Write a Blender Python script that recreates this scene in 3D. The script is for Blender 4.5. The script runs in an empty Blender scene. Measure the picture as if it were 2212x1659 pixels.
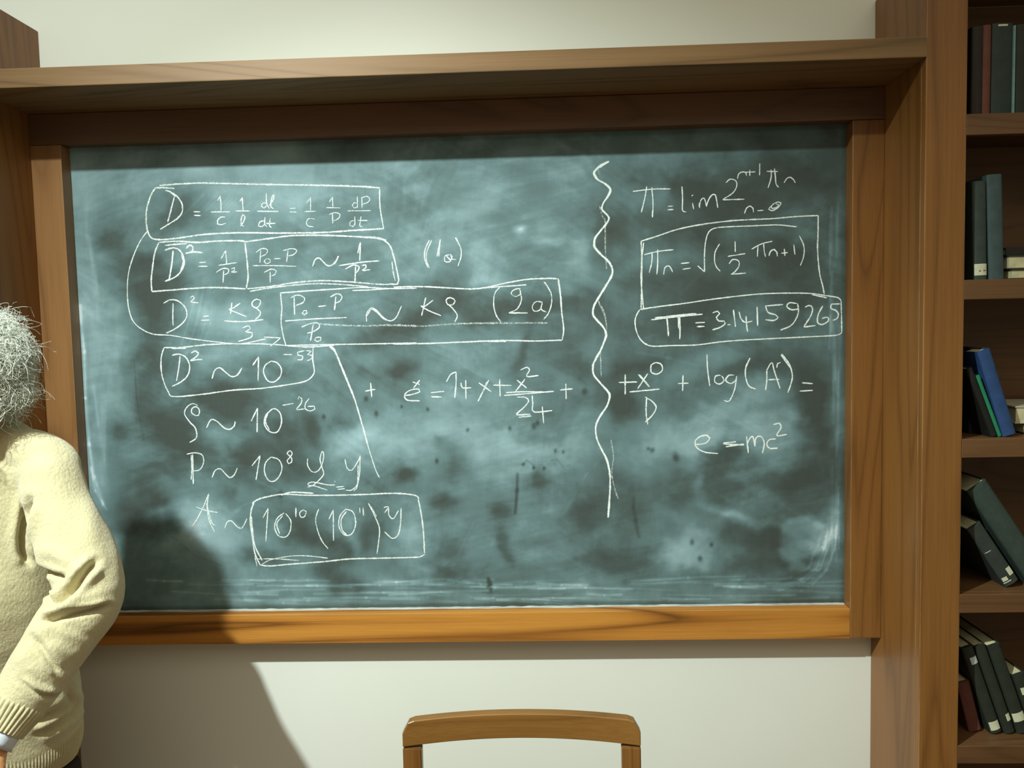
import bpy, bmesh, math, random
import numpy as np
from mathutils import Vector, Matrix, noise
random.seed(7)
rng = np.random.default_rng(11)
S = bpy.context.scene
C = S.collection

# ------------------------------------------------------------------ camera
EYE = 1.58
F_PX, YAW, PITCH, ROLL = 1759.46, .0353, -.0667, -.0227
fw = Vector((-math.sin(YAW)*math.cos(PITCH), math.cos(YAW)*math.cos(PITCH), math.sin(PITCH)))
rt0 = fw.cross(Vector((0, 0, 1))).normalized(); up0 = rt0.cross(fw)
rt = rt0*math.cos(ROLL) + up0*math.sin(ROLL); up = -rt0*math.sin(ROLL) + up0*math.cos(ROLL)
cd = bpy.data.cameras.new('camera'); cam = bpy.data.objects.new('camera', cd); C.objects.link(cam)
cd.sensor_fit = 'HORIZONTAL'; cd.sensor_width = 36; cd.lens = F_PX/2212*36
cd.clip_start = .05; cd.clip_end = 50
M3 = Matrix((rt, up, -fw)).transposed()
cam.matrix_world = Matrix.Translation((0, 0, EYE)) @ M3.to_4x4()
S.camera = cam

def at(u, v, Y):
    """point of the plane y=Y that the photograph shows at pixel u, v"""
    d = fw + rt*((u-1106)/F_PX) - up*((v-829.5)/F_PX)
    d = d*(Y/d.y)
    return Vector((d.x, d.y, d.z+EYE))

# ------------------------------------------------------------------ light, world, exposure
w = bpy.data.worlds.new('world'); S.world = w; w.use_nodes = True
bg = w.node_tree.nodes['Background']; bg.inputs[0].default_value = (1.0, .92, .68, 1); bg.inputs[1].default_value = .24
S.view_settings.view_transform = 'Standard'; S.view_settings.look = 'None'
S.view_settings.gamma = 1; S.view_settings.use_curve_mapping = False
S.view_settings.exposure = 0.0
LP = Vector((-1.26, .095, EYE+1.538))
def spot(name, power, target, size, blend, col, rad=.028):
    l = bpy.data.lights.new(name, 'SPOT'); l.energy = power; l.color = col
    l.spot_size = math.radians(size); l.spot_blend = blend; l.shadow_soft_size = rad
    o = bpy.data.objects.new(name, l); C.objects.link(o); o.location = LP
    o.rotation_euler = (Vector(target)-LP).to_track_quat('-Z', 'Y').to_euler()
    return o
KEY = (.885, 1.0, .98)
spot('ceiling_spot_wide', 112, (-1.0, 2.15, 1.0), 88, .75, KEY)
spot('ceiling_spot_narrow', 392, (.25, 2.15, .1), 74, 1.0, KEY)

# soft warm fill, added high behind the viewer to lift the wall's shaded parts
al_ = bpy.data.lights.new('overhead_fill', 'AREA'); al_.shape = 'RECTANGLE'; al_.size = 4.0; al_.size_y = 2.4; al_.energy = 34; al_.color = (1.0, .94, .74)
ao_ = bpy.data.objects.new('overhead_fill', al_); C.objects.link(ao_); ao_.location = (.2, -1.1, 3.7); ao_.rotation_euler = (math.radians(22), 0, 0)

# ------------------------------------------------------------------ helpers
def link(o): C.objects.link(o); return o
def empty(name, loc, label, cat, group=None, rz=0):
    o = link(bpy.data.objects.new(name, None)); o.location = loc; o.rotation_euler.z = rz
    o.empty_display_size = .1; o['label'] = label; o['category'] = cat
    if group: o['group'] = group
    return o
def tag(o, label=None, cat=None, group=None, kind=None):
    for k, v in (('label', label), ('category', cat), ('group', group), ('kind', kind)):
        if v: o[k] = v
    return o
def obj_mesh(name, me, mat, parent=None, smooth=False):
    o = link(bpy.data.objects.new(name, me))
    if mat: me.materials.append(mat)
    if parent: o.parent = parent; o.location = (0, 0, 0)
    if parent is not None:
        # parts are written in world coordinates; bring them into the parent's frame
        par = parent; Mw = Matrix.Identity(4); ch = []
        while par: ch.append(par); par = par.parent
        for q in reversed(ch):
            Mw = Mw @ Matrix.LocRotScale(q.location, q.rotation_euler, q.scale)
        me.transform(Mw.inverted())
    if smooth:
        for p in me.polygons: p.use_smooth = True
    return o
def bm_obj(name, bm, mat, parent=None, smooth=False):
    me = bpy.data.meshes.new(name); bmesh.ops.recalc_face_normals(bm, faces=bm.faces); bm.to_mesh(me); bm.free()
    return obj_mesh(name, me, mat, parent, smooth)
def add_box(bm, lo, hi, M=None):
    x0, y0, z0 = lo; x1, y1, z1 = hi
    vs = [Vector(c) for c in ((x0,y0,z0),(x1,y0,z0),(x1,y1,z0),(x0,y1,z0),(x0,y0,z1),(x1,y0,z1),(x1,y1,z1),(x0,y1,z1))]
    if M: vs = [M @ v for v in vs]
    b = [bm.verts.new(v) for v in vs]
    return [bm.faces.new([b[i] for i in f]) for f in ((3,2,1,0),(4,5,6,7),(0,1,5,4),(1,2,6,5),(2,3,7,6),(3,0,4,7))]
def box(name, lo, hi, mat, parent=None, bev=.0015, M=None, seg=2):
    bm = bmesh.new(); add_box(bm, lo, hi, M)
    bmesh.ops.recalc_face_normals(bm, faces=bm.faces)
    if bev: bmesh.ops.bevel(bm, geom=bm.edges[:], offset=bev, segments=seg, affect='EDGES', profile=.6)
    return bm_obj(name, bm, mat, parent)
def loft(rings, close_ends=True):
    """mesh from a list of rings (each a list of points)"""
    n = len(rings[0]); V = [tuple(p) for r in rings for p in r]; Fc = []
    for i in range(len(rings)-1):
        for k in range(n):
            a, b = i*n+k, i*n+(k+1) % n
            Fc.append((a, b, b+n, a+n))
    if close_ends:
        Fc.append(tuple(range(n-1, -1, -1))); Fc.append(tuple((len(rings)-1)*n+k for k in range(n)))
    me = bpy.data.meshes.new('loft'); me.from_pydata(V, [], Fc); me.update(); return me
def tube_rings(path, radii, n=24, ell=None, refdir=(0, 1, 0), fn=None):
    """path points, radii (a,b) or r per point; ring frame made from refdir"""
    rings = []; P = [Vector(p) for p in path]
    for i, p in enumerate(P):
        t = (P[min(i+1, len(P)-1)]-P[max(i-1, 0)]).normalized()
        y = Vector(refdir); y = (y - t*y.dot(t)).normalized(); x = y.cross(t)
        r = radii[i]; ra, rb = (r if isinstance(r, (tuple, list)) else (r, r))
        ring = []
        for k in range(n):
            a = 2*math.pi*k/n
            f = fn(i, a) if fn else 1
            ring.append(p + x*math.cos(a)*ra*f + y*math.sin(a)*rb*f)
        rings.append(ring)
    return rings
def resample(path, radii, m):
    """Catmull-Rom resampling of a path with its radii"""
    P = [np.array(list(p)+list(r if isinstance(r, (tuple, list)) else (r, r)), float) for p, r in zip(path, radii)]
    P = [2*P[0]-P[1]]+P+[2*P[-1]-P[-2]]; out = []
    for i in range(1, len(P)-2):
        for j in range(m):
            t = j/m; a, b, c, d = P[i-1:i+3]
            out.append(.5*((2*b)+(-a+c)*t+(2*a-5*b+4*c-d)*t*t+(-a+3*b-3*c+d)*t**3))
    out.append(P[-2])
    return [tuple(o[:3]) for o in out], [(max(o[3], .001), max(o[4], .001)) for o in out]
def join_meshes(mes):
    V = []; Fc = []
    for me in mes:
        b = len(V); V += [tuple(v.co) for v in me.vertices]
        Fc += [tuple(b+i for i in p.vertices) for p in me.polygons]
    me = bpy.data.meshes.new('joined'); me.from_pydata(V, [], Fc); me.update(); return me
def remesh(me, vox, smooth_it=0, fac=.5, tri_dec=None):
    o = link(bpy.data.objects.new('tmp', me))
    m = o.modifiers.new('r', 'REMESH'); m.mode = 'VOXEL'; m.voxel_size = vox; m.use_smooth_shade = True
    if smooth_it:
        s = o.modifiers.new('s', 'SMOOTH'); s.iterations = smooth_it; s.factor = fac
    dg = bpy.context.evaluated_depsgraph_get(); dg.update()
    r = bpy.data.meshes.new_from_object(o.evaluated_get(dg)); bpy.data.objects.remove(o); return r
def ellipsoid(c, r, R=None, seg=24, rings=16):
    bm = bmesh.new(); bmesh.ops.create_uvsphere(bm, u_segments=seg, v_segments=rings, radius=1)
    M = Matrix.Translation(c) @ (R.to_4x4() if R else Matrix.Identity(4)) @ Matrix.Diagonal((*r, 1))
    bm.transform(M); me = bpy.data.meshes.new('e'); bm.to_mesh(me); bm.free(); return me

# ------------------------------------------------------------------ materials
def s2l(c):
    return tuple(((x/255)/12.92 if x/255 <= .04045 else ((x/255+.055)/1.055)**2.4) for x in c)
def new_mat(name, rough=.6, spec=.4):
    m = bpy.data.materials.new(name); m.use_nodes = True; nt = m.node_tree
    b = nt.nodes['Principled BSDF']; b.inputs['Roughness'].default_value = rough
    b.inputs['Specular IOR Level'].default_value = spec
    return m, nt, b
def N(nt, t, **k):
    n = nt.nodes.new(t)
    for a, v in k.items(): setattr(n, a, v)
    return n
def ramp(nt, stops, inp):
    r = N(nt, 'ShaderNodeValToRGB'); e = r.color_ramp.elements
    while len(e) < len(stops): e.new(.5)
    for q, (p, c) in zip(e, stops): q.position = p; q.color = (*c, 1) if len(c) == 3 else c
    nt.links.new(inp, r.inputs[0]); return r.outputs[0]
def coords(nt, scale=(1, 1, 1), loc=(0, 0, 0), rot=(0, 0, 0)):
    tc = N(nt, 'ShaderNodeTexCoord'); mp = N(nt, 'ShaderNodeMapping')
    mp.inputs['Scale'].default_value = scale; mp.inputs['Location'].default_value = loc; mp.inputs['Rotation'].default_value = rot
    nt.links.new(tc.outputs['Object'], mp.inputs[0]); return mp.outputs[0]
def nz(nt, vec, scale, detail=4, rough=.55, dist=0):
    n = N(nt, 'ShaderNodeTexNoise'); n.inputs['Scale'].default_value = scale; n.inputs['Detail'].default_value = detail
    n.inputs['Roughness'].default_value = rough; n.inputs['Distortion'].default_value = dist
    nt.links.new(vec, n.inputs['Vector']); return n.outputs['Fac']
def mixc(nt, fac, a, b, mode='MIX'):
    m = N(nt, 'ShaderNodeMix', data_type='RGBA', blend_type=mode)
    for s, v in ((m.inputs[0], fac), (m.inputs[6], a), (m.inputs[7], b)):
        if isinstance(v, (int, float)): s.default_value = v
        elif isinstance(v, (tuple, list)): s.default_value = (*v, 1) if len(v) == 3 else v
        else: nt.links.new(v, s)
    return m.outputs[2]
def mth(nt, op, a, b=0.0, c=None):
    m = N(nt, 'ShaderNodeMath', operation=op)
    for i, v in enumerate((a, b, c)):
        if v is None: continue
        if isinstance(v, (int, float)): m.inputs[i].default_value = v
        else: nt.links.new(v, m.inputs[i])
    return m.outputs[0]
def bump(nt, b, h, strength=.2, dist=.002):
    n = N(nt, 'ShaderNodeBump'); n.inputs['Strength'].default_value = strength; n.inputs['Distance'].default_value = dist
    nt.links.new(h, n.inputs['Height']); nt.links.new(n.outputs[0], b.inputs['Normal'])

def wood(name, axis, dark, mid, light, seed=0., rough=.38, rings=1.0, ra=.22, spec=.4, edge=.0):
    m, nt, b = new_mat(name, rough, spec)
    i = 'xyz'.index(axis)
    sc = [1, 1, 1]; sc[i] = .10
    base = coords(nt, tuple(sc), (seed, seed*.7, seed*1.3))
    warp = nz(nt, base, 2.6, 3, .5, .6)
    # annual rings: bands of a slow noise field, strongly stretched along the grain
    field = nz(nt, base, 4.2, 2, .45, .9)
    bands = mth(nt, 'FRACT', mth(nt, 'MULTIPLY', field, 11.*rings))
    tri = mth(nt, 'ABSOLUTE', mth(nt, 'SUBTRACT', mth(nt, 'MULTIPLY', bands, 2.), 1.))
    sc2 = [1, 1, 1]; sc2[i] = .016
    fine = nz(nt, coords(nt, tuple(sc2), (seed*2, 3, 1)), 300, 5, .72)
    sc3 = [1, 1, 1]; sc3[i] = .35
    blotch = nz(nt, coords(nt, tuple(sc3), (seed*3, 7, 2)), 3.2, 3, .5)
    f = mth(nt, 'ADD', mth(nt, 'MULTIPLY', mth(nt, 'SUBTRACT', 1., mth(nt, 'POWER', tri, 3.5)), ra), mth(nt, 'MULTIPLY', fine, .50))
    f = mth(nt, 'ADD', f, mth(nt, 'MULTIPLY', blotch, .62))
    f = mth(nt, 'SUBTRACT', f, .06+ra*.55)
    col = ramp(nt, [(.12, s2l(dark)), (.5, s2l(mid)), (.92, s2l(light))], f)
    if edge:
        # pale arrises: the glint of light along rounded edges, painted into the colour
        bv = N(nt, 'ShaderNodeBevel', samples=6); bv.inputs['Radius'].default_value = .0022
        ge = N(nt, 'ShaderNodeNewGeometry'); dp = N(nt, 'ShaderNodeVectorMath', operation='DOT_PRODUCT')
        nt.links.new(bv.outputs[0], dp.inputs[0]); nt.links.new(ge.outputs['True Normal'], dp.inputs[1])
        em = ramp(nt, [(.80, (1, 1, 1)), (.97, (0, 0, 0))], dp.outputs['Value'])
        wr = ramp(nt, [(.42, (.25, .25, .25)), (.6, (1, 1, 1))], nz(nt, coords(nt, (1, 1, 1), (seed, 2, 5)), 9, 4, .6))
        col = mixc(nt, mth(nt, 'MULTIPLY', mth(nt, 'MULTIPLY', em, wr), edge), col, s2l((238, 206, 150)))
    nt.links.new(col, b.inputs['Base Color'])
    bump(nt, b, fine, .08, .001)
    nt.links.new(mth(nt, 'ADD', mth(nt, 'MULTIPLY', fine, .2), rough-.1), b.inputs['Roughness'])
    return m
W_D, W_M, W_L = (90, 57, 26), (132, 88, 42), (164, 114, 58)
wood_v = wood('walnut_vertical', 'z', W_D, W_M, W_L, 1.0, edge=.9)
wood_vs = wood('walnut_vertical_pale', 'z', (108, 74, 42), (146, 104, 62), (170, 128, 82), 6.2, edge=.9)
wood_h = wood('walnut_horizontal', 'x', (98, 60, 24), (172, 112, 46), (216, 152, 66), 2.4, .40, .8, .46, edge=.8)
wood_t = wood('walnut_top_rail', 'x', (78, 54, 34), (108, 78, 52), (132, 98, 68), 7.7)
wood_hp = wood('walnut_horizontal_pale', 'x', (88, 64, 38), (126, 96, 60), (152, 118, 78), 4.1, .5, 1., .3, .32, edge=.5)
wood_in = wood('walnut_interior', 'x', (64, 44, 26), (98, 68, 40), (122, 88, 54), 3.3, .5)
wood_ch = wood('chair_oak', 'x', (92, 62, 28), (132, 92, 44), (160, 118, 62), 5.5, .32, .8)
wood_cv = wood('chair_oak_vertical', 'z', (88, 56, 26), (120, 80, 38), (148, 104, 54), 8.5, .32, .8)

def paint_wall():
    m, nt, b = new_mat('painted_plaster', .75, .25)
    v = coords(nt)
    c = ramp(nt, [(.3, s2l((231, 234, 221))), (.7, s2l((238, 240, 229)))], nz(nt, v, 1.3, 3))
    nt.links.new(c, b.inputs['Base Color']); bump(nt, b, nz(nt, v, 240, 3), .06, .001); return m
wall_mat = paint_wall()
def plain(name, col, rough=.6, spec=.4, var=.12, scale=30, bmp=0.):
    m, nt, b = new_mat(name, rough, spec); v = coords(nt); l = s2l(col)
    c = ramp(nt, [(.3, tuple(x*(1-var) for x in l)), (.7, tuple(min(1, x*(1+var)) for x in l))], nz(nt, v, scale, 4))
    nt.links.new(c, b.inputs['Base Color'])
    if bmp: bump(nt, b, nz(nt, v, scale*12, 3), bmp, .001)
    return m

# ------------------------------------------------------------------ dimensions (metres, from the calibrated photograph)
YW = 2.15; T, RC, SD, BD = .0651, .0409, .2823, .2785
YF = YW-T; YB = YF+RC; YS = YW-SD; YC = YW-BD
XL, XR, XLI, XRI, BO = -1.2981, .8647, -1.2186, .7856, .9543
ZT, ZS, ZR, ZB, ZBI, ZK = (EYE+q for q in (.6223, .5786, .4996, -.816, -.7379, .8079))

# ------------------------------------------------------------------ room
tag(box('wall_back', (-3.2, YW, 0), (3.0, YW+.12, 3.9), wall_mat, bev=0), kind='structure')
flo = wood('floor_boards', 'x', (70, 46, 28), (104, 72, 44), (130, 94, 60), 9.)
fl = box('floor', (-3.2, -2.6, -.05), (3.0, YW+.12, 0), flo, bev=0); tag(fl, kind='structure')

# ------------------------------------------------------------------ bookcases
def bookcase(side):
    s = 1 if side == 'right' else -1
    def X(a, b): # mirrored x range measured outward from the niche
        return (XR+a, XR+b) if s > 0 else (XL-b, XL-a)
    t = empty('bookcase', ((XR+.6) if s > 0 else (XL-.6), YW-.14, 0),
              'tall built-in walnut bookcase %s of the chalkboard' % side if s > 0 else
              'dark side of a tall built-in walnut bookcase behind the person in the cream sweater', 'bookcase')
    Wd = 1.15
    def pc(name, a, b, y0, y1, z0, z1, mat, bev=.0015):
        x0, x1 = X(a, b); return box(name, (x0, y0, z0), (x1, y1, z1), mat, t, bev)
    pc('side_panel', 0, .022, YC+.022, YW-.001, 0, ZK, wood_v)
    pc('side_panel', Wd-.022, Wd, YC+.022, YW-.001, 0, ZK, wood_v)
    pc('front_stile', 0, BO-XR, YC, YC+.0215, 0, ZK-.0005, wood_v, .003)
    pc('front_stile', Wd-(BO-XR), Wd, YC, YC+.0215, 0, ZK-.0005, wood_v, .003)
    pc('back_panel', .0225, Wd-.0225, YW-.014, YW-.002, .08, ZK-.03, wood_in, 0)
    pc('top_board', .0225, Wd-.0225, YC+.022, YW-.0145, ZK-.03, ZK-.001, wood_in)
    pc('plinth', BO-XR+.0005, Wd-(BO-XR)-.0005, YC+.004, YC+.0215, 0, .08, wood_in)
    zs = []
    tops = [246, 604.5, 948.7, 1284.5, 1612]; bots = [292, 647.5, 989.5, 1325, 1650.6]
    for a, b in zip(tops, bots):
        zs.append((at(2088, b, YC).z, at(2088, a, YC).z))
    zs.append((zs[-1][0]-.375, zs[-1][0]-.33)); zs.append((.08, .12))
    for z0, z1 in zs:
        bm = bmesh.new()
        xa, xb = X(BO-XR+.0005, Wd-(BO-XR)-.0005); add_box(bm, (xa, YC+.001, z0), (xb, YC+.022, z1))
        xa, xb = X(.0225, Wd-.0225); add_box(bm, (xa, YC+.022, z1-.022), (xb, YW-.0145, z1))
        bmesh.ops.bevel(bm, geom=bm.edges[:], offset=.0012, segments=1, affect='EDGES')
        bm_obj('shelf', bm, wood_in, t)
    return t, zs
bc_r, shelf_z = bookcase('right')
bc_l, _ = bookcase('left')

# ------------------------------------------------------------------ chalkboard surround
board = empty('chalkboard', ((XL+XR)/2, YF, ZB), 'wide wood-framed chalkboard covered in white equations', 'chalkboard')
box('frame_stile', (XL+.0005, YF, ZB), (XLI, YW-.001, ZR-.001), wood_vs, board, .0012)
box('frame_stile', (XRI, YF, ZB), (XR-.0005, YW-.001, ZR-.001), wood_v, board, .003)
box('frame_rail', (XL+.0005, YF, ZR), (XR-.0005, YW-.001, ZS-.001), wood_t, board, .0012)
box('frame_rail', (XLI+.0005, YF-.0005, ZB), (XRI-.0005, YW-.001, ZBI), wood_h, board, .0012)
sh = box('wall_shelf', (XL+.0008, YS, ZS), (XR-.0008, YW-.001, ZT), wood_hp, None, .002)
tag(sh, 'long projecting walnut shelf across the top of the chalkboard', 'shelf')
sh.name = 'wall_shelf'
# chalk dust lying on the ledge of the lower rail
mdust, nt, b = new_mat('chalk_dust', .95, .1)
v = coords(nt, (1, 6, 1))
dustf = ramp(nt, [(.30, (0, 0, 0)), (.62, (1, 1, 1))], nz(nt, v, 14, 5, .65))
b.inputs['Base Color'].default_value = (*s2l((216, 224, 218)), 1)
nt.links.new(mth(nt, 'ADD', mth(nt, 'MULTIPLY', dustf, .5), .3), b.inputs['Alpha'])
bm = bmesh.new()
n = 260
for row in range(1):
    top = []; bot = []
    for i in range(n+1):
        x = XLI+.002+(XRI-XLI-.004)*i/n
        wv = .006+.004*noise.noise(Vector((x*9, 0, 0)))
        h = .0012+.0008*noise.noise(Vector((x*40, 3, 0)))
        top.append((bm.verts.new((x, YB-.0004, ZBI+.0002+h*2.0)), bm.verts.new((x, YB-wv, ZBI+.0004+h)), bm.verts.new((x, YB-wv-.004, ZBI+.0002))))
    for i in range(n):
        for k in range(2):
            bm.faces.new((top[i][k], top[i+1][k], top[i+1][k+1], top[i][k+1]))
bm_obj('chalk_dust', bm, mdust, board, True)['kind'] = 'stuff'

# ---- board panel with its wiped chalk film
BX0, BX1, BZ0, BZ1 = XLI, XRI, ZBI, ZR
NX, NZ = 860, 530
gx = np.linspace(BX0, BX1, NX); gz = np.linspace(BZ0, BZ1, NZ)
GX, GZ = np.meshgrid(gx, gz)
def px_to_board(u, v):
    p = at(u, v, YB); return p.x, p.z
PPM = F_PX/YB   # photograph pixels per metre on the board
def vnoise(x, y, seed):
    xi = np.floor(x).astype(np.int64); yi = np.floor(y).astype(np.int64); fx = x-xi; fy = y-yi
    tab = np.random.default_rng(seed).random((256, 256))
    g = lambda a, b_: tab[a % 256, b_ % 256]
    fx = fx*fx*fx*(fx*(fx*6-15)+10); fy = fy*fy*fy*(fy*(fy*6-15)+10)
    return (g(xi, yi)*(1-fx)+g(xi+1, yi)*fx)*(1-fy)+(g(xi, yi+1)*(1-fx)+g(xi+1, yi+1)*fx)*fy
def fbm(x, y, seed, o=4, r=.5):
    s = 0; a = 1; t = 0
    for k in range(o):
        ca, sa = math.cos(k*1.1), math.sin(k*1.1)
        s = s+a*vnoise((x*ca-y*sa)*2**k+k*17.3, (x*sa+y*ca)*2**k+k*5.1, seed+k); t += a; a *= r
    return s/t-.5
wx = fbm(GX*3, GZ*3, 21)*.25; wz = fbm(GX*3, GZ*3, 31)*.25
dens = .43 + .40*fbm((GX+wx*.5)*4.4, (GZ+wz*.5)*6.0, 1, 3) + .42*fbm((GX+wx*.4)*9, (GZ+wz*.4)*12, 5, 4, .6)
# wiping strokes: anisotropic noise in two turning directions
for ang, sd, am in ((.25, 41, .16), (-.55, 47, .15), (1.2, 53, .09)):
    A = ang+wx*.5; ca, sa = np.cos(A), np.sin(A)
    U = GX*ca+GZ*sa; V = -GX*sa+GZ*ca
    msk = np.clip(.5+1.8*fbm(GX*4+sd, GZ*4, sd+3, 2), 0, 1)
    dens += am*msk*fbm(U*4, V*55, sd, 4, .6)*1.3
GU = (GX, GZ)
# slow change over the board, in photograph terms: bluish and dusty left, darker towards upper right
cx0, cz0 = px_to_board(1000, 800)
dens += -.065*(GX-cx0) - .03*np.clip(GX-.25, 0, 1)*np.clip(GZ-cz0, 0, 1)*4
def blob(u, v, ru, rv, a, ang=0., sharp=1.):
    x, z = px_to_board(u, v); rx = ru/PPM; rz = rv/PPM; t = -math.radians(ang)
    i0 = np.searchsorted(gx, x-3.*max(rx, rz)); i1 = np.searchsorted(gx, x+3.*max(rx, rz))
    j0 = np.searchsorted(gz, z-3.*max(rx, rz)); j1 = np.searchsorted(gz, z+3.*max(rx, rz))
    if i1 <= i0 or j1 <= j0: return
    X = GX[j0:j1, i0:i1]-x+.06*(fbm(GX[j0:j1, i0:i1]*18, GZ[j0:j1, i0:i1]*18, 71, 3))*min(1, rx*25); Z = GZ[j0:j1, i0:i1]-z+.06*(fbm(GX[j0:j1, i0:i1]*18, GZ[j0:j1, i0:i1]*18, 77, 3))*min(1, rz*25)
    ca, sa = math.cos(t), math.sin(t)
    d = ((X*ca+Z*sa)/rx)**2+((-X*sa+Z*ca)/rz)**2
    g = np.exp(-(d**sharp)*.9)
    dens[j0:j1, i0:i1] += a*g
def streak(pts, wpx, a, soft=1.):
    P = [px_to_board(*p) for p in pts]; wm = wpx/PPM
    for (x0, z0), (x1, z1) in zip(P[:-1], P[1:]):
        pad = 3*wm; i0 = np.searchsorted(gx, min(x0, x1)-pad); i1 = np.searchsorted(gx, max(x0, x1)+pad)
        j0 = np.searchsorted(gz, min(z0, z1)-pad); j1 = np.searchsorted(gz, max(z0, z1)+pad)
        X = GX[j0:j1, i0:i1]; Z = GZ[j0:j1, i0:i1]; L2 = (x1-x0)**2+(z1-z0)**2+1e-9
        t = np.clip(((X-x0)*(x1-x0)+(Z-z0)*(z1-z0))/L2, 0, 1)
        d2 = ((X-x0-t*(x1-x0))**2+(Z-z0-t*(z1-z0))**2)/wm**2
        dens[j0:j1, i0:i1] = dens[j0:j1, i0:i1]+a*np.exp(-d2)*.5*(1+fbm(X*(14 if abs(x1-x0) > abs(z1-z0) else 90), Z*(90 if abs(x1-x0) > abs(z1-z0) else 14), 91, 3)*1.7)
DK = -.30; LT = .26
DARK = [(400,420,50,36),(365,470,40,38),(350,590,70,40),(418,482,34,40),(347,680,40,60),(339,790,45,60),(313,862,30,40),(256,941,22,28),(354,926,48,40),
 (446,860,60,26),(519,872,60,40),(566,799,60,24),(645,843,34,20),(623,935,44,36),(677,932,16,36),(734,910,24,18),(788,799,30,18),(867,796,24,14),
 (408,973,60,40),(535,980,66,40),(626,1020,40,50),(487,1071,24,20),(348,1084,28,22),(370,1137,55,24),(645,1147,66,30),(693,1175,60,24),(797,1163,46,30),
 (870,1024,22,16),(873,793,34,26),(944,946,14,12),(983,1017,22,30),(873,1028,22,18),(960,1087,28,18),(1155,954,34,14),(1163,1036,26,24),(1085,1099,30,26),
 (1250,793,34,24),(1336,872,30,50),(1293,535,22,40),(1242,656,60,34),(1132,754,12,44),(1085,668,90,34),(1330,500,34,90),(889,700,120,22),
 (1390,381,60,26),(1720,376,66,40),(1477,409,60,40),(1450,493,90,34),(1667,560,100,70),(1477,615,100,24),(1797,411,40,160),(1600,440,90,60),(1480,700,90,40),(1700,690,80,30),
 (1759,867,36,120),(1759,957,36,90),(1350,877,44,18),(1571,975,26,30),(1567,1047,76,36),(1712,1037,44,30),(1604,1221,86,28),(1720,1228,50,22),(1622,1156,60,24),
 (982,1179,50,34),(960,1251,50,26),(1091,1172,16,42),(1307,1222,110,28),(736,1248,56,24),(1250,1120,60,30),(300,620,50,80),(250,520,40,90),(300,1100,40,80),(560,1200,60,20),(1600,800,80,20),(1380,790,60,18)]
for d in DARK: blob(*d, DK*(.7+.6*rng.random()), rng.uniform(-25, 25))
LIGHT = [(490,957,36,34,1),(452,767,34,24,.8),(788,941,60,40,.9),(756,973,50,40,.7),(424,1115,44,36,1.3),(455,1163,60,30,.9),(763,1163,16,30,1.2),(883,1163,26,34,.9),
 (598,1138,18,18,1),(1085,978,90,46,1.1),(889,970,60,30,.9),(1242,990,60,40,.7),(1183,523,22,10,1.3),(1128,498,10,8,1.6),(1038,558,24,50,.8),(1046,609,44,18,1),(1124,723,70,24,.8),
 (1273,560,30,70,.8),(1434,430,24,30,.7),(1504,371,70,16,.5),(1607,506,40,30,.7),(1567,885,64,24,1),(1513,953,54,30,1.1),(1676,932,60,50,.7),(1636,993,60,60,.7),
 (1513,1047,12,30,1),(1585,1113,76,10,1.2),(1803,1138,14,46,1.3),(1748,1225,60,10,1.1),(420,560,60,40,.6),(620,480,90,60,.35),(470,690,80,30,.6),(960,450,120,60,.35),(860,620,90,30,.3),
 (250,760,40,100,.5),(700,760,60,20,.6),(960,860,60,30,.7),(1120,860,50,30,.6),(1000,920,80,20,.5),(320,1180,80,34,.7),(1380,1010,50,60,.4),(1420,960,40,40,.4),(850,1250,90,30,.4)]
for u, v_, a1, a2, k in LIGHT: blob(u, v_, a1, a2, LT*k, rng.uniform(-20, 20))
blob(1480, 1195, 68, 44, .40, -8, 2.2); blob(1727, 1172, 58, 46, .32, -30, 4); blob(1780, 1138, 40, 50, .14, 0, 2)
blob(1735, 1178, 40, 14, .12, 10)
# residue along the borders
for k in range(60):
    x0 = rng.uniform(300, 1700); y0 = 1252+rng.random()*46; L = rng.uniform(60, 330); sl = rng.uniform(-.05, .06)
    streak([(x0, y0), (x0+L*.5, y0+L*sl*.5+rng.uniform(-3, 3)), (x0+L, y0+L*sl)], rng.uniform(1.2, 3.6), rng.uniform(.12, .40))
for k in range(26):
    y0 = rng.uniform(380, 1100); L = rng.uniform(60, 220); xx = 1806+rng.uniform(-14, 12); streak([(xx, y0), (xx+rng.uniform(-3, 3), y0+L)], rng.uniform(1.2, 3), rng.uniform(.1, .3))
for k in range(22):
    a0 = rng.uniform(0, 46); y_ = rng.uniform(0, 60)
    streak([(1813-a0*.8, 1090+a0+y_), (1808-a0*.9, 1170+y_*.5), (1792-a0, 1225+y_*.2), (1762-a0*1.2, 1264-a0*.4)]+([(1700-a0, 1288-a0*.6)] if k % 3 == 0 else []), rng.uniform(1.5, 4.), rng.uniform(.03, .17))
streak([(172, 660), (182, 760), (184, 860), (193, 960), (204, 1030), (222, 1090)], 4, .5)
streak([(196, 1010), (206, 1060), (230, 1100)], 3, .4)
for k in range(10):
    y0 = rng.uniform(380, 900); streak([(172+(y0-380)*.05+rng.uniform(0, 30), y0), (176+(y0-300)*.05+rng.uniform(0, 30), y0+rng.uniform(80, 200))], rng.uniform(3, 8), rng.uniform(.05, .16))
for k in range(120):
    x0 = rng.uniform(230, 1780); y0 = rng.uniform(380, 1240); an = rng.choice([-.9, -.5, .1, .35])+rng.uniform(-.2, .2); L = rng.uniform(40, 190)
    c_ = rng.uniform(-18, 18)
    streak([(x0, y0), (x0+L*.5*math.cos(an)+c_*.3, y0+L*.5*math.sin(an)+c_), (x0+L*math.cos(an), y0+L*math.sin(an))], rng.uniform(1.5, 6), rng.uniform(-.05, .13))
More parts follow.
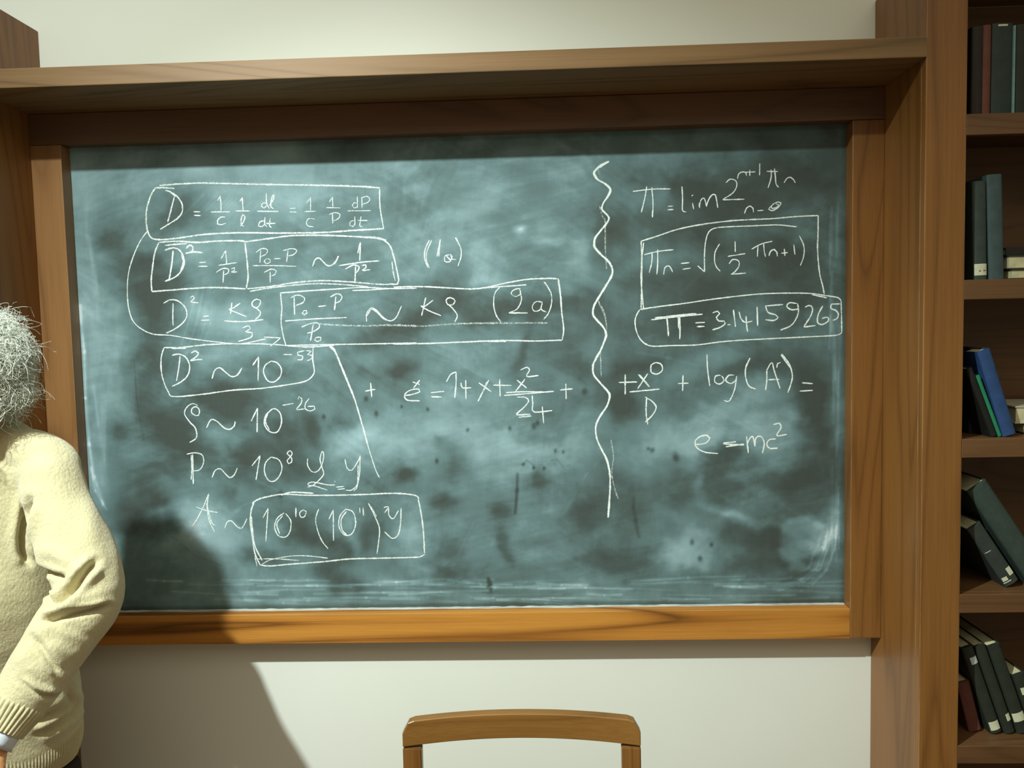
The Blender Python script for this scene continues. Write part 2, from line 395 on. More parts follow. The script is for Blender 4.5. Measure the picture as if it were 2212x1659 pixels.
for q in range(16):
    streak([(395+q*5, 640-q*2), (370+q*6, 700), (355+q*6, 745)], 2.2, rng.uniform(.0, .22))
    streak([(430+q*9, 420+q), (380+q*8, 470+q*2)], 2.5, rng.uniform(-.05, .15))
# small wet specks and a dark score
streak([(1118, 1024), (1117, 1060), (1113, 1108)], 3.4, -.5)
for u, v_, r_ in ((1155,921,5),(1163,915,4),(1101,924,4),(867,878,3),(925,884,3),(943,994,4),(1130,1003,3),(1152,1010,3),(1176,1012,3),(1217,977,2.5),(1463,990,7),(1408,972,5),(1400,968,3),(1495,1170,4),(1537,1177,4),(1512,1208,5),(1055,1258,5),(1060,1275,4),(790,862,4),(700,900,4),(606,1068,5),(1263,846,5),(812,895,4),(1010,928,3),(1200,975,3)):
    blob(u, v_, r_, r_*1.3, -.45)
streak([(1130, 1003), (1138, 994), (1150, 1003), (1155, 1012)], 1.4, -.3); streak([(1190, 995), (1203, 992), (1216, 1008)], 1.4, -.25)
streak([(1055, 1250), (1060, 1262), (1054, 1268)], 3.5, -.6)
streak([(1369, 1075), (1368, 1095), (1373, 1125), (1380, 1160)], 4, -.28)
streak([(290, 780), (295, 860), (310, 950)], 1.5, -.2); streak([(360, 1150), (420, 1200), (480, 1222)], 1.4, -.2)
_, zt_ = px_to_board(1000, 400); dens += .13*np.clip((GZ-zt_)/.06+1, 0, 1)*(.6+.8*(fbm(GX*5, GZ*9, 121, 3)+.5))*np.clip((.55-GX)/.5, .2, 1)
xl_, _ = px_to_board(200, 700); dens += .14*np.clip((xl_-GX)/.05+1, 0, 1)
# margins that the eraser leaves
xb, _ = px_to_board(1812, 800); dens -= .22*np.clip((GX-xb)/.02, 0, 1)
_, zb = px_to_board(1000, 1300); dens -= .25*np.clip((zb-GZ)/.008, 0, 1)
dens = np.clip(dens, .02, 1.15)
nv = NX*NZ
co = np.empty((NZ, NX, 3), np.float32); co[..., 0] = GX; co[..., 1] = YB; co[..., 2] = GZ
me = bpy.data.meshes.new('board_panel')
idx = np.arange(nv).reshape(NZ, NX)
quads = np.stack([idx[:-1, :-1], idx[:-1, 1:], idx[1:, 1:], idx[1:, :-1]], -1).reshape(-1, 4)
me.vertices.add(nv); me.vertices.foreach_set('co', co.ravel())
me.loops.add(quads.size); me.loops.foreach_set('vertex_index', quads.ravel().astype(np.int32))
me.polygons.add(len(quads)); me.polygons.foreach_set('loop_start', np.arange(0, quads.size, 4, dtype=np.int32))
me.polygons.foreach_set('loop_total', np.full(len(quads), 4, np.int32))
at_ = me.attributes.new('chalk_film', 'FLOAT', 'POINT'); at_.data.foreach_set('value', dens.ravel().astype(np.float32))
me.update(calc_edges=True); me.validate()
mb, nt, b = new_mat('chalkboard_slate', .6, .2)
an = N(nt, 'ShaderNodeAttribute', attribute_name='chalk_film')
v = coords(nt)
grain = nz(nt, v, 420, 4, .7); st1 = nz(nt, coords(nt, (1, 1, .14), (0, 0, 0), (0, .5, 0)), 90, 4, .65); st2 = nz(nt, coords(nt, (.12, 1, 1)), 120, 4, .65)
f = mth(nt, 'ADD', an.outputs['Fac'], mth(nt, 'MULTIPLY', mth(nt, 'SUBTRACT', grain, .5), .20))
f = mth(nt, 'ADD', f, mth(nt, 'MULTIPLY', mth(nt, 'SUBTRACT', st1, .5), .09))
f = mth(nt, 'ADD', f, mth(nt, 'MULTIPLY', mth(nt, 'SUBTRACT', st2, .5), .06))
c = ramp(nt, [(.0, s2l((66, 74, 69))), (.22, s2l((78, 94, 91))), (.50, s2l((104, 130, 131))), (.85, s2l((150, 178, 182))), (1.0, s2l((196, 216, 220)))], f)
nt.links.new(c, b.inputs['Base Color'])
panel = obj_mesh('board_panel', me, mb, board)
bk = box('board_backing', (XLI+.0005, YB+.002, ZBI+.0005), (XRI-.0005, YW-.002, ZR-.0005), plain('backing_board', (60, 64, 60)), board, 0)

# ---- chalk writing: each stroke a thin grainy ribbon lying on the slate
mc, nt, b = new_mat('chalk_line', .95, .1)
v = coords(nt)
cg = nz(nt, v, 620, 3, .7); cg2 = nz(nt, v, 150, 3, .6)
uvn = N(nt, 'ShaderNodeAttribute', attribute_name='edge')
cov = mth(nt, 'SUBTRACT', 1.02, mth(nt, 'MULTIPLY', mth(nt, 'POWER', uvn.outputs['Fac'], 1.8), .75))
prs = N(nt, 'ShaderNodeAttribute', attribute_name='pressure')
cov = mth(nt, 'ADD', mth(nt, 'MULTIPLY', cov, prs.outputs['Fac']), mth(nt, 'MULTIPLY', mth(nt, 'SUBTRACT', cg, .5), 2.6))
cov = mth(nt, 'ADD', cov, mth(nt, 'MULTIPLY', mth(nt, 'SUBTRACT', cg2, .5), 1.3))
al = ramp(nt, [(.22, (0, 0, 0)), (.80, (1, 1, 1))], cov)
nt.links.new(al, b.inputs['Alpha']); b.inputs['Base Color'].default_value = (*s2l((236, 246, 240)), 1)

CR = {'A': (250, 370, 3.386), 'B': (250, 720, 3.16), 'C': (850, 480, 2.552), 'D': (1260, 330, 3.686), 'E': (1260, 740, 2.764), 'P': (0, 0, 1.)}
stroke_no = [0]
def chalk(name, label, items):
    """items: (origin key, width in photo px, pressure, 'x,y x,y|x,y ...')"""
    V = []; Fc = []; ed = []; pr = []
    for key, wpx, press, txt in items:
        ox, oy, sc = CR[key]
        for s_ in txt.split('|'):
            P = [np.array([float(a)/sc for a in q.split(',')])+(ox, oy) for q in s_.split()]
            if len(P) < 2: continue
            Q = [2*P[0]-P[1]]+P+[2*P[-1]-P[-2]]; out = []
            for i in range(1, len(Q)-2):
                L = np.linalg.norm(Q[i+1]-Q[i]); m = max(1, int(L/4))
                for j in range(m):
                    t = j/m; a, b_, c_, d = Q[i-1:i+3]
                    out.append(.5*((2*b_)+(-a+c_)*t+(2*a-5*b_+4*c_-d)*t*t+(-a+3*b_-3*c_+d)*t**3))
            out.append(Q[-2]); W = np.array([px_to_board(*o) for o in out])
            stroke_no[0] += 1; off = .00018+.0000012*stroke_no[0]; sd = rng.random()*100
            base = len(V); n_ = len(W)
            for i in range(n_):
                t = W[min(i+1, n_-1)]-W[max(i-1, 0)]; t = t/(np.linalg.norm(t)+1e-9); nn = np.array([-t[1], t[0]])
                e = min(i, n_-1-i); wd = wpx/PPM*.5*1.14*(.86+.34*noise.noise(Vector((i*.35, sd, 0))))*(.62 if e == 0 else 1)
                for k, q in enumerate((-1, 0, 1)):
                    p = W[i]+nn*wd*q; V.append((p[0], YB-off-i*1.1e-6-(k == 1)*2e-7, p[1])); ed.append(abs(q)); pr.append(press*(.93+.25*noise.noise(Vector((i*.21, sd, 5)))))
                if i:
                    a = base+(i-1)*3
                    Fc += [(a, a+1, a+4, a+3), (a+1, a+2, a+5, a+4)]
    me = bpy.data.meshes.new(name); me.from_pydata(V, [], Fc)
    x = me.attributes.new('edge', 'FLOAT', 'POINT'); x.data.foreach_set('value', ed)
    x = me.attributes.new('pressure', 'FLOAT', 'POINT'); x.data.foreach_set('value', pr)
    o = obj_mesh(name, me, mc, panel); o['label'] = label; return o

chalk('chalk_equation', 'boxed equation D = 1/c 1/l dl/dt = 1/c 1/P dP/dt', [
 ('A', 4.2, .9, '320,103 480,92 640,86 900,92 1200,98 1500,103 1800,112 1932,122|290,122 340,120 430,125|290,122 255,180 228,270 222,350 228,410 240,455 265,490 330,500 450,490 650,462 900,450 1200,452 1500,448 1750,432 1960,420'),
 ('A', 3.2, .9, '1930,122 1932,250 1945,340 1960,420'),
 ('A', 3.6, .95, '430,182 410,260 395,320 380,372|363,140 400,150 450,185 485,240 485,300 450,345 390,385 325,425|395,150 440,185'),
 ('A', 3.0, 1., '570,296 618,296|572,322 620,324|745,215 765,182|763,180 770,240 770,290|695,298 835,296|800,335 770,335 745,360 745,385 775,390 805,380|925,190 932,285|908,222 928,188|878,290 980,290|910,400 935,370 945,330 930,318 918,350 920,395 940,402'),
 ('A', 3.0, 1., '1105,235 1080,230 1065,255 1085,270 1105,250|1100,160 1105,235 1125,275|1125,250 1155,200 1155,170 1140,200 1135,260 1155,275|1035,292 1190,294|1085,362 1055,370 1045,400 1070,405 1090,385|1092,335 1090,390 1105,405|1130,345 1125,400 1140,412|1100,382 1170,380'),
 ('A', 2.4, .9, '1275,272 1315,270|1272,298 1322,298|1395,235 1425,190|1425,190 1425,285|1382,295 1465,292|1455,350 1415,345 1395,370 1405,400 1445,405|1562,225 1585,190|1585,185 1588,262|1540,266 1645,268|1585,310 1588,382|1560,318 1600,302 1640,315 1630,345 1595,362'),
 ('A', 2.4, .9, '1770,235 1745,228 1730,250 1745,270 1770,255|1768,185 1768,270|1800,195 1802,270|1795,195 1840,183 1858,205 1840,230 1805,240|1697,290 1865,288|1745,360 1720,365 1712,395 1735,405 1750,385|1748,330 1750,395|1795,330 1785,400 1805,408|1770,360 1850,360')])
chalk('chalk_equation', 'boxed equation D squared = 1/P squared', [
 ('A', 4.0, .9, '315,520 450,512 600,520 750,510 900,508 955,515|360,542 440,535 520,528|315,520 285,600 270,700 260,800 265,880|265,880 450,865 650,852 800,852 950,860|945,515 955,600 965,700 968,780 955,855|955,515 1100,495 1300,470 1500,468 1700,475 1850,485 1950,500 2005,545 2035,630 2060,740 2070,800 2060,825 2000,825'),
 ('A', 3.4, .8, '1800,480 1900,482 1980,505|960,860 1150,840 1300,815 1500,800 1700,808 1900,825 2000,828|980,878 1150,850 1400,825 1600,825 1850,845|2020,660 2030,740 2045,800'),
 ('A', 4.0, 1., '420,580 410,680 390,800|360,578 420,560 470,580 500,640 490,710 440,770 360,805|480,610 495,660 475,730|515,565 540,540 565,555 555,590 510,600 570,590 635,595'),
 ('A', 2.8, .95, '610,668 660,665|605,695 672,695|770,640 805,580|805,580 812,680|752,688 885,668|790,725 785,815|735,740 780,712 825,715 820,745 785,760|845,715 870,705 868,725 845,738 890,735'),
 ('A', 2.6, .85, '1060,580 1055,670|1025,595 1070,565 1110,575 1100,605 1060,625|1100,640 1085,660 1100,675 1130,665 1130,645 1100,640|1160,640 1205,638|1260,580 1250,665|1225,580 1290,565 1325,580 1300,610 1262,620|1000,690 1150,690 1320,695|1130,735 1130,815|1085,740 1140,715 1175,730 1165,755 1130,768'),
 ('A', 3.4, 1., '1440,695 1460,645 1490,635 1520,665 1550,690 1585,685 1615,650 1625,620|1600,680 1632,620|1770,600 1790,520|1790,520 1785,655|1635,690 1800,665 1930,655|1755,690 1750,810|1680,715 1740,685 1780,700 1770,730 1755,742|1800,690 1830,685 1830,705 1805,725 1860,720')])
chalk('chalk_equation', 'equation D squared = K rho over 3', [
 ('A', 3.2, 1., '420,965 418,1050 420,1130|350,965 400,940 460,950 510,1000 520,1060 490,1110 430,1155 370,1183|545,925 565,912 575,930 550,955 605,962|640,1062 680,1058|625,1090 685,1088'),
 ('A', 3.2, 1., '850,960 840,1045|910,965 860,1000 830,1010 900,1040 960,1065|1060,945 1030,935 1000,955 1000,985 1030,1000 1055,975 1060,945|1000,985 1040,1010 1060,1035 1045,1065 1020,1083|795,1095 930,1100 1080,1085|930,1145 975,1130 985,1150 950,1175 995,1180 995,1210 950,1230 895,1245')])
chalk('chalk_arrow', 'curved chalk arrow looping down the left of the boxes', [
 ('A', 2.8, 1., '230,440 180,510 130,620 95,740 85,870 95,1000 130,1100 200,1160 280,1192 400,1200 550,1225 750,1250 900,1262 1010,1245 1100,1225|900,1262 1050,1262 1200,1270 1250,1275|1085,1213 1205,1218|1205,1218 1170,1250 1130,1280')])
chalk('chalk_equation', 'long boxed fraction Po - P over Po ~ K rho (2a)', [
 ('A', 3.2, .95, '1205,890 1215,1000 1210,1100 1225,1200 1245,1275|1205,890 1400,875 1600,862 1800,850 2000,858 2200,855|1730,872 1850,868 2000,858|1240,1275 1450,1270 1700,1265 1900,1262 2200,1255|1250,1275 1400,1285 1600,1272'),
 ('A', 3.2, .95, '1305,920 1308,1050|1280,925 1330,905 1380,925 1370,960 1320,980|1375,1020 1365,1038 1380,1050 1400,1035 1395,1018 1375,1020|1480,990 1540,982|1610,915 1600,1015|1570,920 1620,895 1655,915 1640,950 1605,965|1240,1095 1450,1080 1690,1070|1445,1120 1425,1240|1360,1140 1420,1115 1480,1110 1490,1140 1450,1170 1400,1185|1465,1215 1455,1235 1475,1245 1500,1235 1500,1215 1465,1215'),
 ('A', 3.0, .95, '1835,1100 1835,1040 1870,1000 1910,1020 1960,1070 2010,1095 2050,1070 2075,1020 2090,985|1835,1060 1870,1010 1910,1030 1960,1080 2015,1095'),
 ('A', 4.5, .47, '1490,1115 1600,1125 1800,1130 2000,1125 2200,1130'),
 ('C', 3.6, .95, '0,358 150,355 300,362 430,368 520,358 620,335 740,315 850,310 908,312|430,368 520,360 640,352 732,345|908,312 920,400 928,500 938,590 930,650|912,330 925,430|0,672 200,668 400,660 600,652 780,655 930,650|460,655 620,658'),
 ('C', 4.0, .44, '0,568 150,573 350,560 600,555|350,560 600,556 850,555'),
 ('C', 3.0, .95, '178,415 155,515|218,430 170,465 150,462 200,490 262,515|335,425 310,415 290,430 300,455 325,455 340,435 330,420|298,450 330,480 352,515 338,550'),
 ('C', 2.8, .9, '590,355 560,390 552,450 565,510 592,550|700,365 670,370 648,390 670,410 700,395 695,370|698,375 705,430 680,480 640,500 740,500|635,500 700,498|820,440 785,438 765,465 775,490 805,485 820,450|820,440 815,480 842,495|828,328 865,380 872,440 855,500 828,535|835,330 868,390')])
chalk('chalk_equation', 'boxed D squared ~ 10 to the minus 53', [
 ('B', 3.4, .95, '330,98 460,95 620,78 800,70|380,102 480,103|330,98 312,160 310,240 325,320 360,400 400,432 600,415 800,388 1000,375 1180,350 1300,325 1350,280 1355,240 1345,180 1348,95'),
 ('B', 3.4, 1., '440,155 430,240 415,325|385,150 430,142 480,165 505,225 490,290 440,335 385,362|515,135 545,120 565,135 550,160 510,188 550,180 592,178|658,310 675,255 710,235 750,265 790,295 830,285 862,235|935,220 975,160|975,160 972,325|1060,190 1020,220 1010,270 1040,325 1085,330 1125,290 1130,240 1100,200 1060,190'),
 ('B', 3.0, .9, '1145,145 1205,145|1240,130 1245,150 1275,155 1270,180 1240,180|1240,130 1290,118|1300,120 1335,122 1310,145 1340,150 1335,175 1305,188')])
chalk('chalk_line', 'slanting chalk line below the long box', [
 ('B', 5.0, 1., '1460,88 1500,130 1550,250 1620,420|1465,85 1500,120'), ('B', 4.0, .95, '1540,225 1620,420 1670,580 1720,760'), ('B', 2.8, .85, '1690,640 1720,760 1770,920 1800,985')])
chalk('chalk_equation', 'rho ~ 10 to the minus 26', [
 ('B', 3.2, 1., '545,560 520,545 520,515 550,500 572,525 565,560 540,562|560,492 525,480 485,505 470,550 510,610 540,640 555,690 545,720 505,745|620,645 650,590 690,600 740,645 780,655 810,630 815,600|925,600 968,510|968,510 965,675|1070,515 1025,560 1015,620 1050,670 1100,675 1130,620 1125,550 1090,515 1060,520|1040,540 1022,600 1050,660'),
 ('B', 2.8, .95, '1138,492 1215,478|1245,450 1250,432 1270,445 1265,480 1235,520 1290,515|1320,445 1295,480 1295,515 1330,530 1360,515 1355,498 1310,500')])
chalk('chalk_equation', 'P ~ 10 to the 8 with a looped letter and y', [
 ('B', 3.0, .95, '525,825 530,1030|485,825 540,815 590,830 600,880 575,930 530,940|515,830 520,930 515,1000|658,985 680,935 715,925 750,960 780,985 810,965 830,920|930,905 985,835|985,835 958,1000|1060,845 1025,880 1015,940 1040,1000 1080,1010 1120,970 1135,910 1110,860 1060,845|1190,800 1170,820 1200,850 1200,880 1180,890 1170,870 1195,840 1205,815 1190,800'),
 ('B', 2.8, .95, '1310,855 1310,900 1340,945 1380,940 1410,890 1420,830 1410,805 1395,860 1410,920 1420,960 1390,1000 1340,1040 1310,1030 1340,1015 1400,1025 1450,1035 1495,1035|1310,1050 1350,1040 1400,1055 1445,1070|1495,1008 1498,1015|1505,1050 1560,1045|1515,1065 1565,1060|1565,860 1580,920 1610,935 1650,880 1668,840|1668,835 1665,950 1650,1030 1610,1070 1570,1070|1655,900 1650,1040 1625,1075')])
chalk('chalk_equation', 'A ~ boxed 10 to the 10 (10 to the 11) y', [
 ('B', 3.0, .95, '635,1095 600,1180 560,1260 520,1320|635,1100 625,1180 640,1280 675,1355|550,1185 620,1210 695,1222|620,1160 655,1290 680,1310|745,1330 760,1290 790,1280 830,1320 860,1330 885,1290 895,1265'),
 ('B', 3.8, .92, '930,1160 980,1130 1060,1110 1150,1098 1300,1105 1500,1105 1700,1100 1900,1092 2040,1105 2070,1130|1130,1105 1200,1085 1350,1092|945,1150 925,1210 920,1300 935,1400 950,1500 985,1580|925,1250 935,1350 950,1450 1000,1550|985,1580 1050,1588 1200,1575 1400,1560 1600,1540 1800,1535 2000,1530 2080,1525 2110,1505|2065,1130 2085,1230 2100,1350 2108,1500'),
 ('B', 2.6, .8, '1000,1575 1060,1545 1200,1520 1320,1520 1450,1535|950,1540 1100,1540 1250,1550|930,1180 918,1280 940,1380|950,1520 965,1590'),
 ('B', 3.0, .95, '1005,1260 1040,1195|1040,1195 1025,1420|1150,1225 1105,1260 1085,1320 1110,1380 1160,1390 1190,1350 1195,1280 1160,1230|1140,1245 1100,1300 1120,1370|1230,1190 1230,1255|1280,1205 1255,1225 1265,1255 1290,1250 1300,1215 1280,1205|1385,1200 1365,1270 1380,1350 1410,1420 1450,1470|1455,1270 1485,1205|1485,1210 1487,1415|1570,1200 1530,1250 1525,1320 1560,1375 1610,1370 1638,1300 1620,1220 1570,1200|1575,1215 1540,1270 1545,1340 1580,1380'),
 ('B', 3.0, .95, '1665,1190 1668,1225|1688,1190 1692,1245|1725,1160 1765,1240 1800,1330 1795,1420 1783,1505|1740,1180 1780,1250|1830,1190 1860,1185 1865,1240 1895,1265 1930,1210|1948,1190 1945,1290 1930,1370 1890,1400 1835,1355|1835,1225 1862,1190')])
chalk('chalk_note', 'small (1a) right of the boxed equations', [
 ('C', 3.0, .95, '198,98 175,150 172,200 190,250|210,100 185,160 182,210 198,252|258,95 240,190|258,95 250,190|310,180 285,185 283,215 310,218 325,185|315,175 325,205 345,205|290,185 320,215|340,85 370,140 372,190 355,243|345,85 365,130')])
chalk('chalk_equation', 'sum + e to the x = 1 + x + x squared over 24 +', [
 ('B', 3.2, 1., '1740,338 1748,435|1702,395 1772,382'),
 ('C', 3.2, 1., '62,955 100,950 145,935 140,920 95,925 62,950 75,980 145,985|105,880 145,895|145,870 110,915|205,940 280,932|208,962 266,964|292,880 315,840 345,825|345,825 345,890 338,968|398,870 400,975|372,885 380,912 430,912|470,885 540,935|525,870 495,930 465,990|515,880 490,940|585,865 588,960|550,898 650,900|680,870 735,915|725,865 668,940|700,815 735,800 750,815 735,850 800,845|610,955 700,948 885,932|620,940 700,935 830,935|950,890 952,975|918,925 988,918'),
 ('C', 3.4, 1., '680,965 725,965 745,985 720,1020 680,1060 755,1058|690,1075 760,1068|765,955 768,1000 775,1045 875,1038|820,1015 828,1108')])
wavy = [(205,68),(130,110),(85,160),(110,210),(170,245),(215,290),(200,340),(160,400),(148,450),(180,485),(205,520),(180,570),(130,630),(90,690),(90,750),(140,810),(195,860),(230,920),(225,980),(180,1060),(130,1140),(85,1220),(78,1290),(115,1340),(160,1390),(182,1450),(160,1520),(130,1590)]
wavy = [(1260+x/3.686, 330+y/3.686) for x, y in wavy]+[(1260+x/2.764, 740+y/2.764) for x, y in [(90,70),(60,130),(62,190),(100,240),(145,290),(158,320),(140,380),(100,440),(75,500),(80,570),(105,630),(140,700),(158,780),(160,860),(155,950),(148,1045)]]
chalk('chalk_line', 'tall wavy chalk line dividing the board', [('P', 4.8, 1.12, ' '.join('%.1f,%.1f' % q for q in wavy)), ('D', 6, 1.1, '205,68 130,110 85,160 110,210|90,690 90,750 140,810')])
chalk('chalk_line', 'faint rubbed-out ghost beside the wavy line', [
 ('C', 3.4, .42, '1165,20 1168,150 1175,260|1130,440 1165,520 1175,600|1140,700 1145,850'), ('E', 3.4, .44, '165,580 180,680 170,780 190,880 210,935'), ('D', 3.4, .42, '110,120 130,170|130,420 150,500 175,560 175,800|120,1180 170,1280 188,1400')])
chalk('chalk_equation', 'pi = lim 2 to the n+1 pi n at upper right', [
 ('D', 3.0, 1.02, '395,308 550,290 695,288|505,268 490,360 462,475|545,275 555,400 550,515|675,427 715,425|672,455 718,452|785,268 790,370 790,460 820,470|870,400 878,450|862,345 875,335|920,430 925,395|925,440 935,380 960,360 975,400 980,430 990,390 1020,340 1050,335 1065,400 1070,438'),
 ('D', 2.8, 1.0, '1135,240 1170,210 1215,225 1220,270 1190,320 1110,372|1110,375 1282,370|1228,208 1235,170 1255,155 1290,155 1300,185|1325,135 1325,185|1290,155 1370,152|1405,85 1403,180|1460,148 1550,150|1495,135 1495,200 1470,280|1522,125 1530,200 1535,250 1555,275|1598,240 1620,205 1650,195 1670,210 1688,240|1283,485 1300,440 1330,425 1350,440 1355,475|1385,462 1435,458|1500,420 1475,450 1500,462 1545,440 1575,400 1550,392 1510,410 1495,440 1530,440 1555,415 1530,405')])
chalk('chalk_equation', 'boxed pi n = square root of (1/2 pi n + 1)', [
 ('D', 3.4, .98, '458,705 600,660 750,610 950,570 1200,540 1500,525 1700,508 1870,500|460,700 465,850 460,1000 470,1150 480,1245|480,715 467,850 464,1100 460,1240|1870,500 1868,650 1865,780 1880,950 1905,1060 1918,1125'),
 ('D', 2.9, 1., '910,900 965,948|965,948 965,800 975,700 1000,630 1050,600 1150,590 1400,580 1550,575 1700,590|485,812 600,785 718,772|548,790 545,870 525,955|592,770 592,880 585,970|640,970 650,915 680,900 700,925 712,950|778,882 845,875|790,928 855,918|1085,725 1050,790 1045,860 1060,910 1090,943|1208,705 1210,790|1150,825 1290,803|1160,885 1190,850 1235,860 1240,900 1205,950 1175,968|1175,968 1295,958|1340,768 1420,725 1505,705|1390,745 1385,828|1435,720 1440,780 1450,828|1478,822 1490,785 1520,770 1540,790 1545,825|1600,765 1605,822|1575,800 1628,795|1675,730 1685,812|1720,660 1755,740 1755,820 1728,898')])
chalk('chalk_equation', 'boxed pi = 3.14159265', [
 ('D', 3.2, .97, '450,1248 600,1225 800,1200 1000,1170 1200,1145 1400,1125 1600,1118 1800,1120 1950,1140 2030,1155 2052,1180|1820,1130 1940,1155|450,1248 425,1290 412,1340 420,1410 450,1480 500,1530|480,1515 550,1540 700,1535 900,1530 1100,1505 1300,1490 1600,1475 1800,1465 1950,1458 2030,1450 2058,1430|2052,1180 2055,1300 2058,1430'),
 ('D', 3.6, 1.02, '540,1330 700,1310 950,1285|570,1315 750,1295 900,1280|665,1310 672,1380 678,1460|765,1295 770,1400 768,1485|755,1300 760,1400|893,1355 968,1350|903,1385 965,1382|1030,1275 1070,1262 1085,1280 1060,1310 1080,1340 1120,1340 1130,1360 1090,1390 1028,1410|1148,1370 1172,1368|1195,1250 1212,1385|1240,1265 1255,1320 1290,1350 1345,1340|1295,1300 1300,1370 1308,1425|1383,1225 1388,1380|1450,1215 1470,1270 1530,1290 1550,1310 1520,1335 1450,1330|1450,1220 1590,1208|1700,1200 1640,1195 1620,1225 1660,1250 1710,1240 1705,1200|1705,1200 1710,1280 1660,1370 1570,1412|1765,1230 1800,1215 1825,1240 1810,1300 1755,1385|1755,1388 1850,1375|1905,1220 1870,1290 1865,1350 1900,1368 1950,1340 1945,1310 1900,1320|1975,1205 1970,1240 2010,1255 2030,1285 2020,1320 1985,1335|1975,1205 2042,1203')])
chalk('chalk_equation', '+ x to the 0 over D + log (A r) =', [
 ('E', 3.4, 1., '250,190 250,310|212,238 322,235|328,190 395,265|335,192 392,258|385,185 325,275|405,130 405,175 440,188 472,165 465,130 430,120 405,135|275,295 455,278|378,325 375,420 385,490|368,325 410,350 435,385 415,430 370,475|595,195 593,290|565,245 628,242|738,72 742,160 755,260|820,195 790,200 785,235 815,248 840,225 825,198|900,195 870,195 850,225 880,245 910,225 915,200 912,230 900,290 870,350 840,345|995,92 970,150 970,210 990,260 1030,278|1095,165 1095,230 1088,285|1095,165 1125,120 1140,170 1175,275|1105,222 1170,220|1155,150 1160,125 1178,118|1185,68 1230,130 1248,200 1235,260 1220,300|1180,72 1235,150|1305,240 1370,245|1292,290 1370,285')])
chalk('chalk_equation', 'e = mc squared at lower right', [
 ('E', 3.6, 1.03, '668,610 730,600 755,570 740,555 700,560 668,590 680,630 730,655 805,662|835,600 912,592|850,622 960,605|835,605 960,612|975,560 985,660|985,655 980,600 1010,560 1025,620|1025,618 1030,570 1060,560 1080,600 1070,660|1150,575 1110,580 1095,610 1115,632 1160,630|1135,490 1170,482 1180,510 1155,555 1215,548')])

# ------------------------------------------------------------------ books
page_mat = plain('book_pages', (206, 200, 160), .9, .1, .18, 40)
lab_mat = plain('paper_label', (214, 216, 184), .85, .1, .1, 60)
red_mark = plain('label_print', (128, 112, 84), .9, .1)
bk_cache = {}
def cover_mat(col):
    if col not in bk_cache: bk_cache[col] = plain('cloth_%02d' % len(bk_cache), col, .62, .35, .14, 60, .15)
    return bk_cache[col]
def book(x, z, th, h, lean, col, label, y=None, dep=.19, labels=(), cat='book', flat=False, spine_out=False, fore=False, group=None, name='book', round_=.006, rail=None):
    """x,z: lowest point of the standing spine; lean in degrees, positive towards the left"""
    if y is None: y = YC+.035
    t = empty(name, (x, y, z), label, cat, group)
    t.rotation_euler = (0, -math.radians(lean), 0) if not flat else (0, 0, math.radians(lean))
    cm = cover_mat(col)
    def part(nm, bm, mat):
        me = bpy.data.meshes.new(nm); bmesh.ops.recalc_face_normals(bm, faces=bm.faces); bm.to_mesh(me); bm.free(); me.materials.append(mat)
        o = link(bpy.data.objects.new(nm, me)); o.parent = t; return o
    if not flat:
        # cover: boards + rounded spine, profile in x-y extruded in z
        prof = []
        for k in range(15):
            a = math.pi*k/14; prof.append((th/2-th/2*math.cos(a), -round_*math.sin(a)))
        prof = prof+[(th, dep), (th-.0025, dep), (th-.0025, .004), (.0025, .004), (.0025, dep), (0, dep)]
        bm = bmesh.new(); lo = [bm.verts.new((px, py, 0)) for px, py in prof]; hi = [bm.verts.new((px, py, h)) for px, py in prof]
        n_ = len(prof)
        for i in range(n_): bm.faces.new((lo[i], lo[(i+1) % n_], hi[(i+1) % n_], hi[i]))
        bm.faces.new(lo[::-1]); bm.faces.new(hi)
        part('cover', bm, cm)
        bm = bmesh.new(); add_box(bm, (.0028, .004, .003), (th-.0028, dep-.004, h-.003)); part('pages', bm, page_mat)
        for (z0, z1, a0, a1, c_) in labels:
            bm = bmesh.new(); n2 = 6; rows = []
            for zz in (z0, z1):
                row = []
                for k in range(n2+1):
                    f_ = a0+(a1-a0)*k/n2; a = math.acos(1-2*f_)
                    row.append(bm.verts.new((th*f_, -round_*math.sin(a)-.0009, zz)))
                rows.append(row)
            for k in range(n2): bm.faces.new((rows[0][k], rows[0][k+1], rows[1][k+1], rows[1][k]))
            part('spine_label', bm, c_)
    else:
        # lying on its side, fore-edge towards the room
        W, D_ = h, dep
        bm = bmesh.new(); add_box(bm, (0, 0, 0), (W, D_, .0025)); add_box(bm, (0, 0, th-.0025), (W, D_, th)); add_box(bm, (0, D_-.003, .0025), (W, D_, th-.0025))
        part('cover', bm, cm)
        if spine_out:
            bm = bmesh.new(); add_box(bm, (0, -.002, .0), (W, .0005, th)); bmesh.ops.bevel(bm, geom=bm.edges[:], offset=.001, segments=2, affect='EDGES'); part('spine', bm, cm)
        bm = bmesh.new(); add_box(bm, (.003, .003, .0027), (W-.003, D_-.004, th-.0027)); part('pages', bm, page_mat)
    return t
BLK, GRN, TEAL, RED, BLUE, GRE = (40, 44, 38), (50, 62, 54), (62, 82, 82), (98, 56, 46), (46, 76, 122), (40, 132, 92)
zA, zB, zC, zD, zE = [s[1] for s in shelf_z[:5]]
def px(u, v=900, Y=YC+.035): return at(u, v, Y).x
def hz(u, v0, v1, Y=YC+.035): return at(u, v1, Y).z-at(u, v0, Y).z
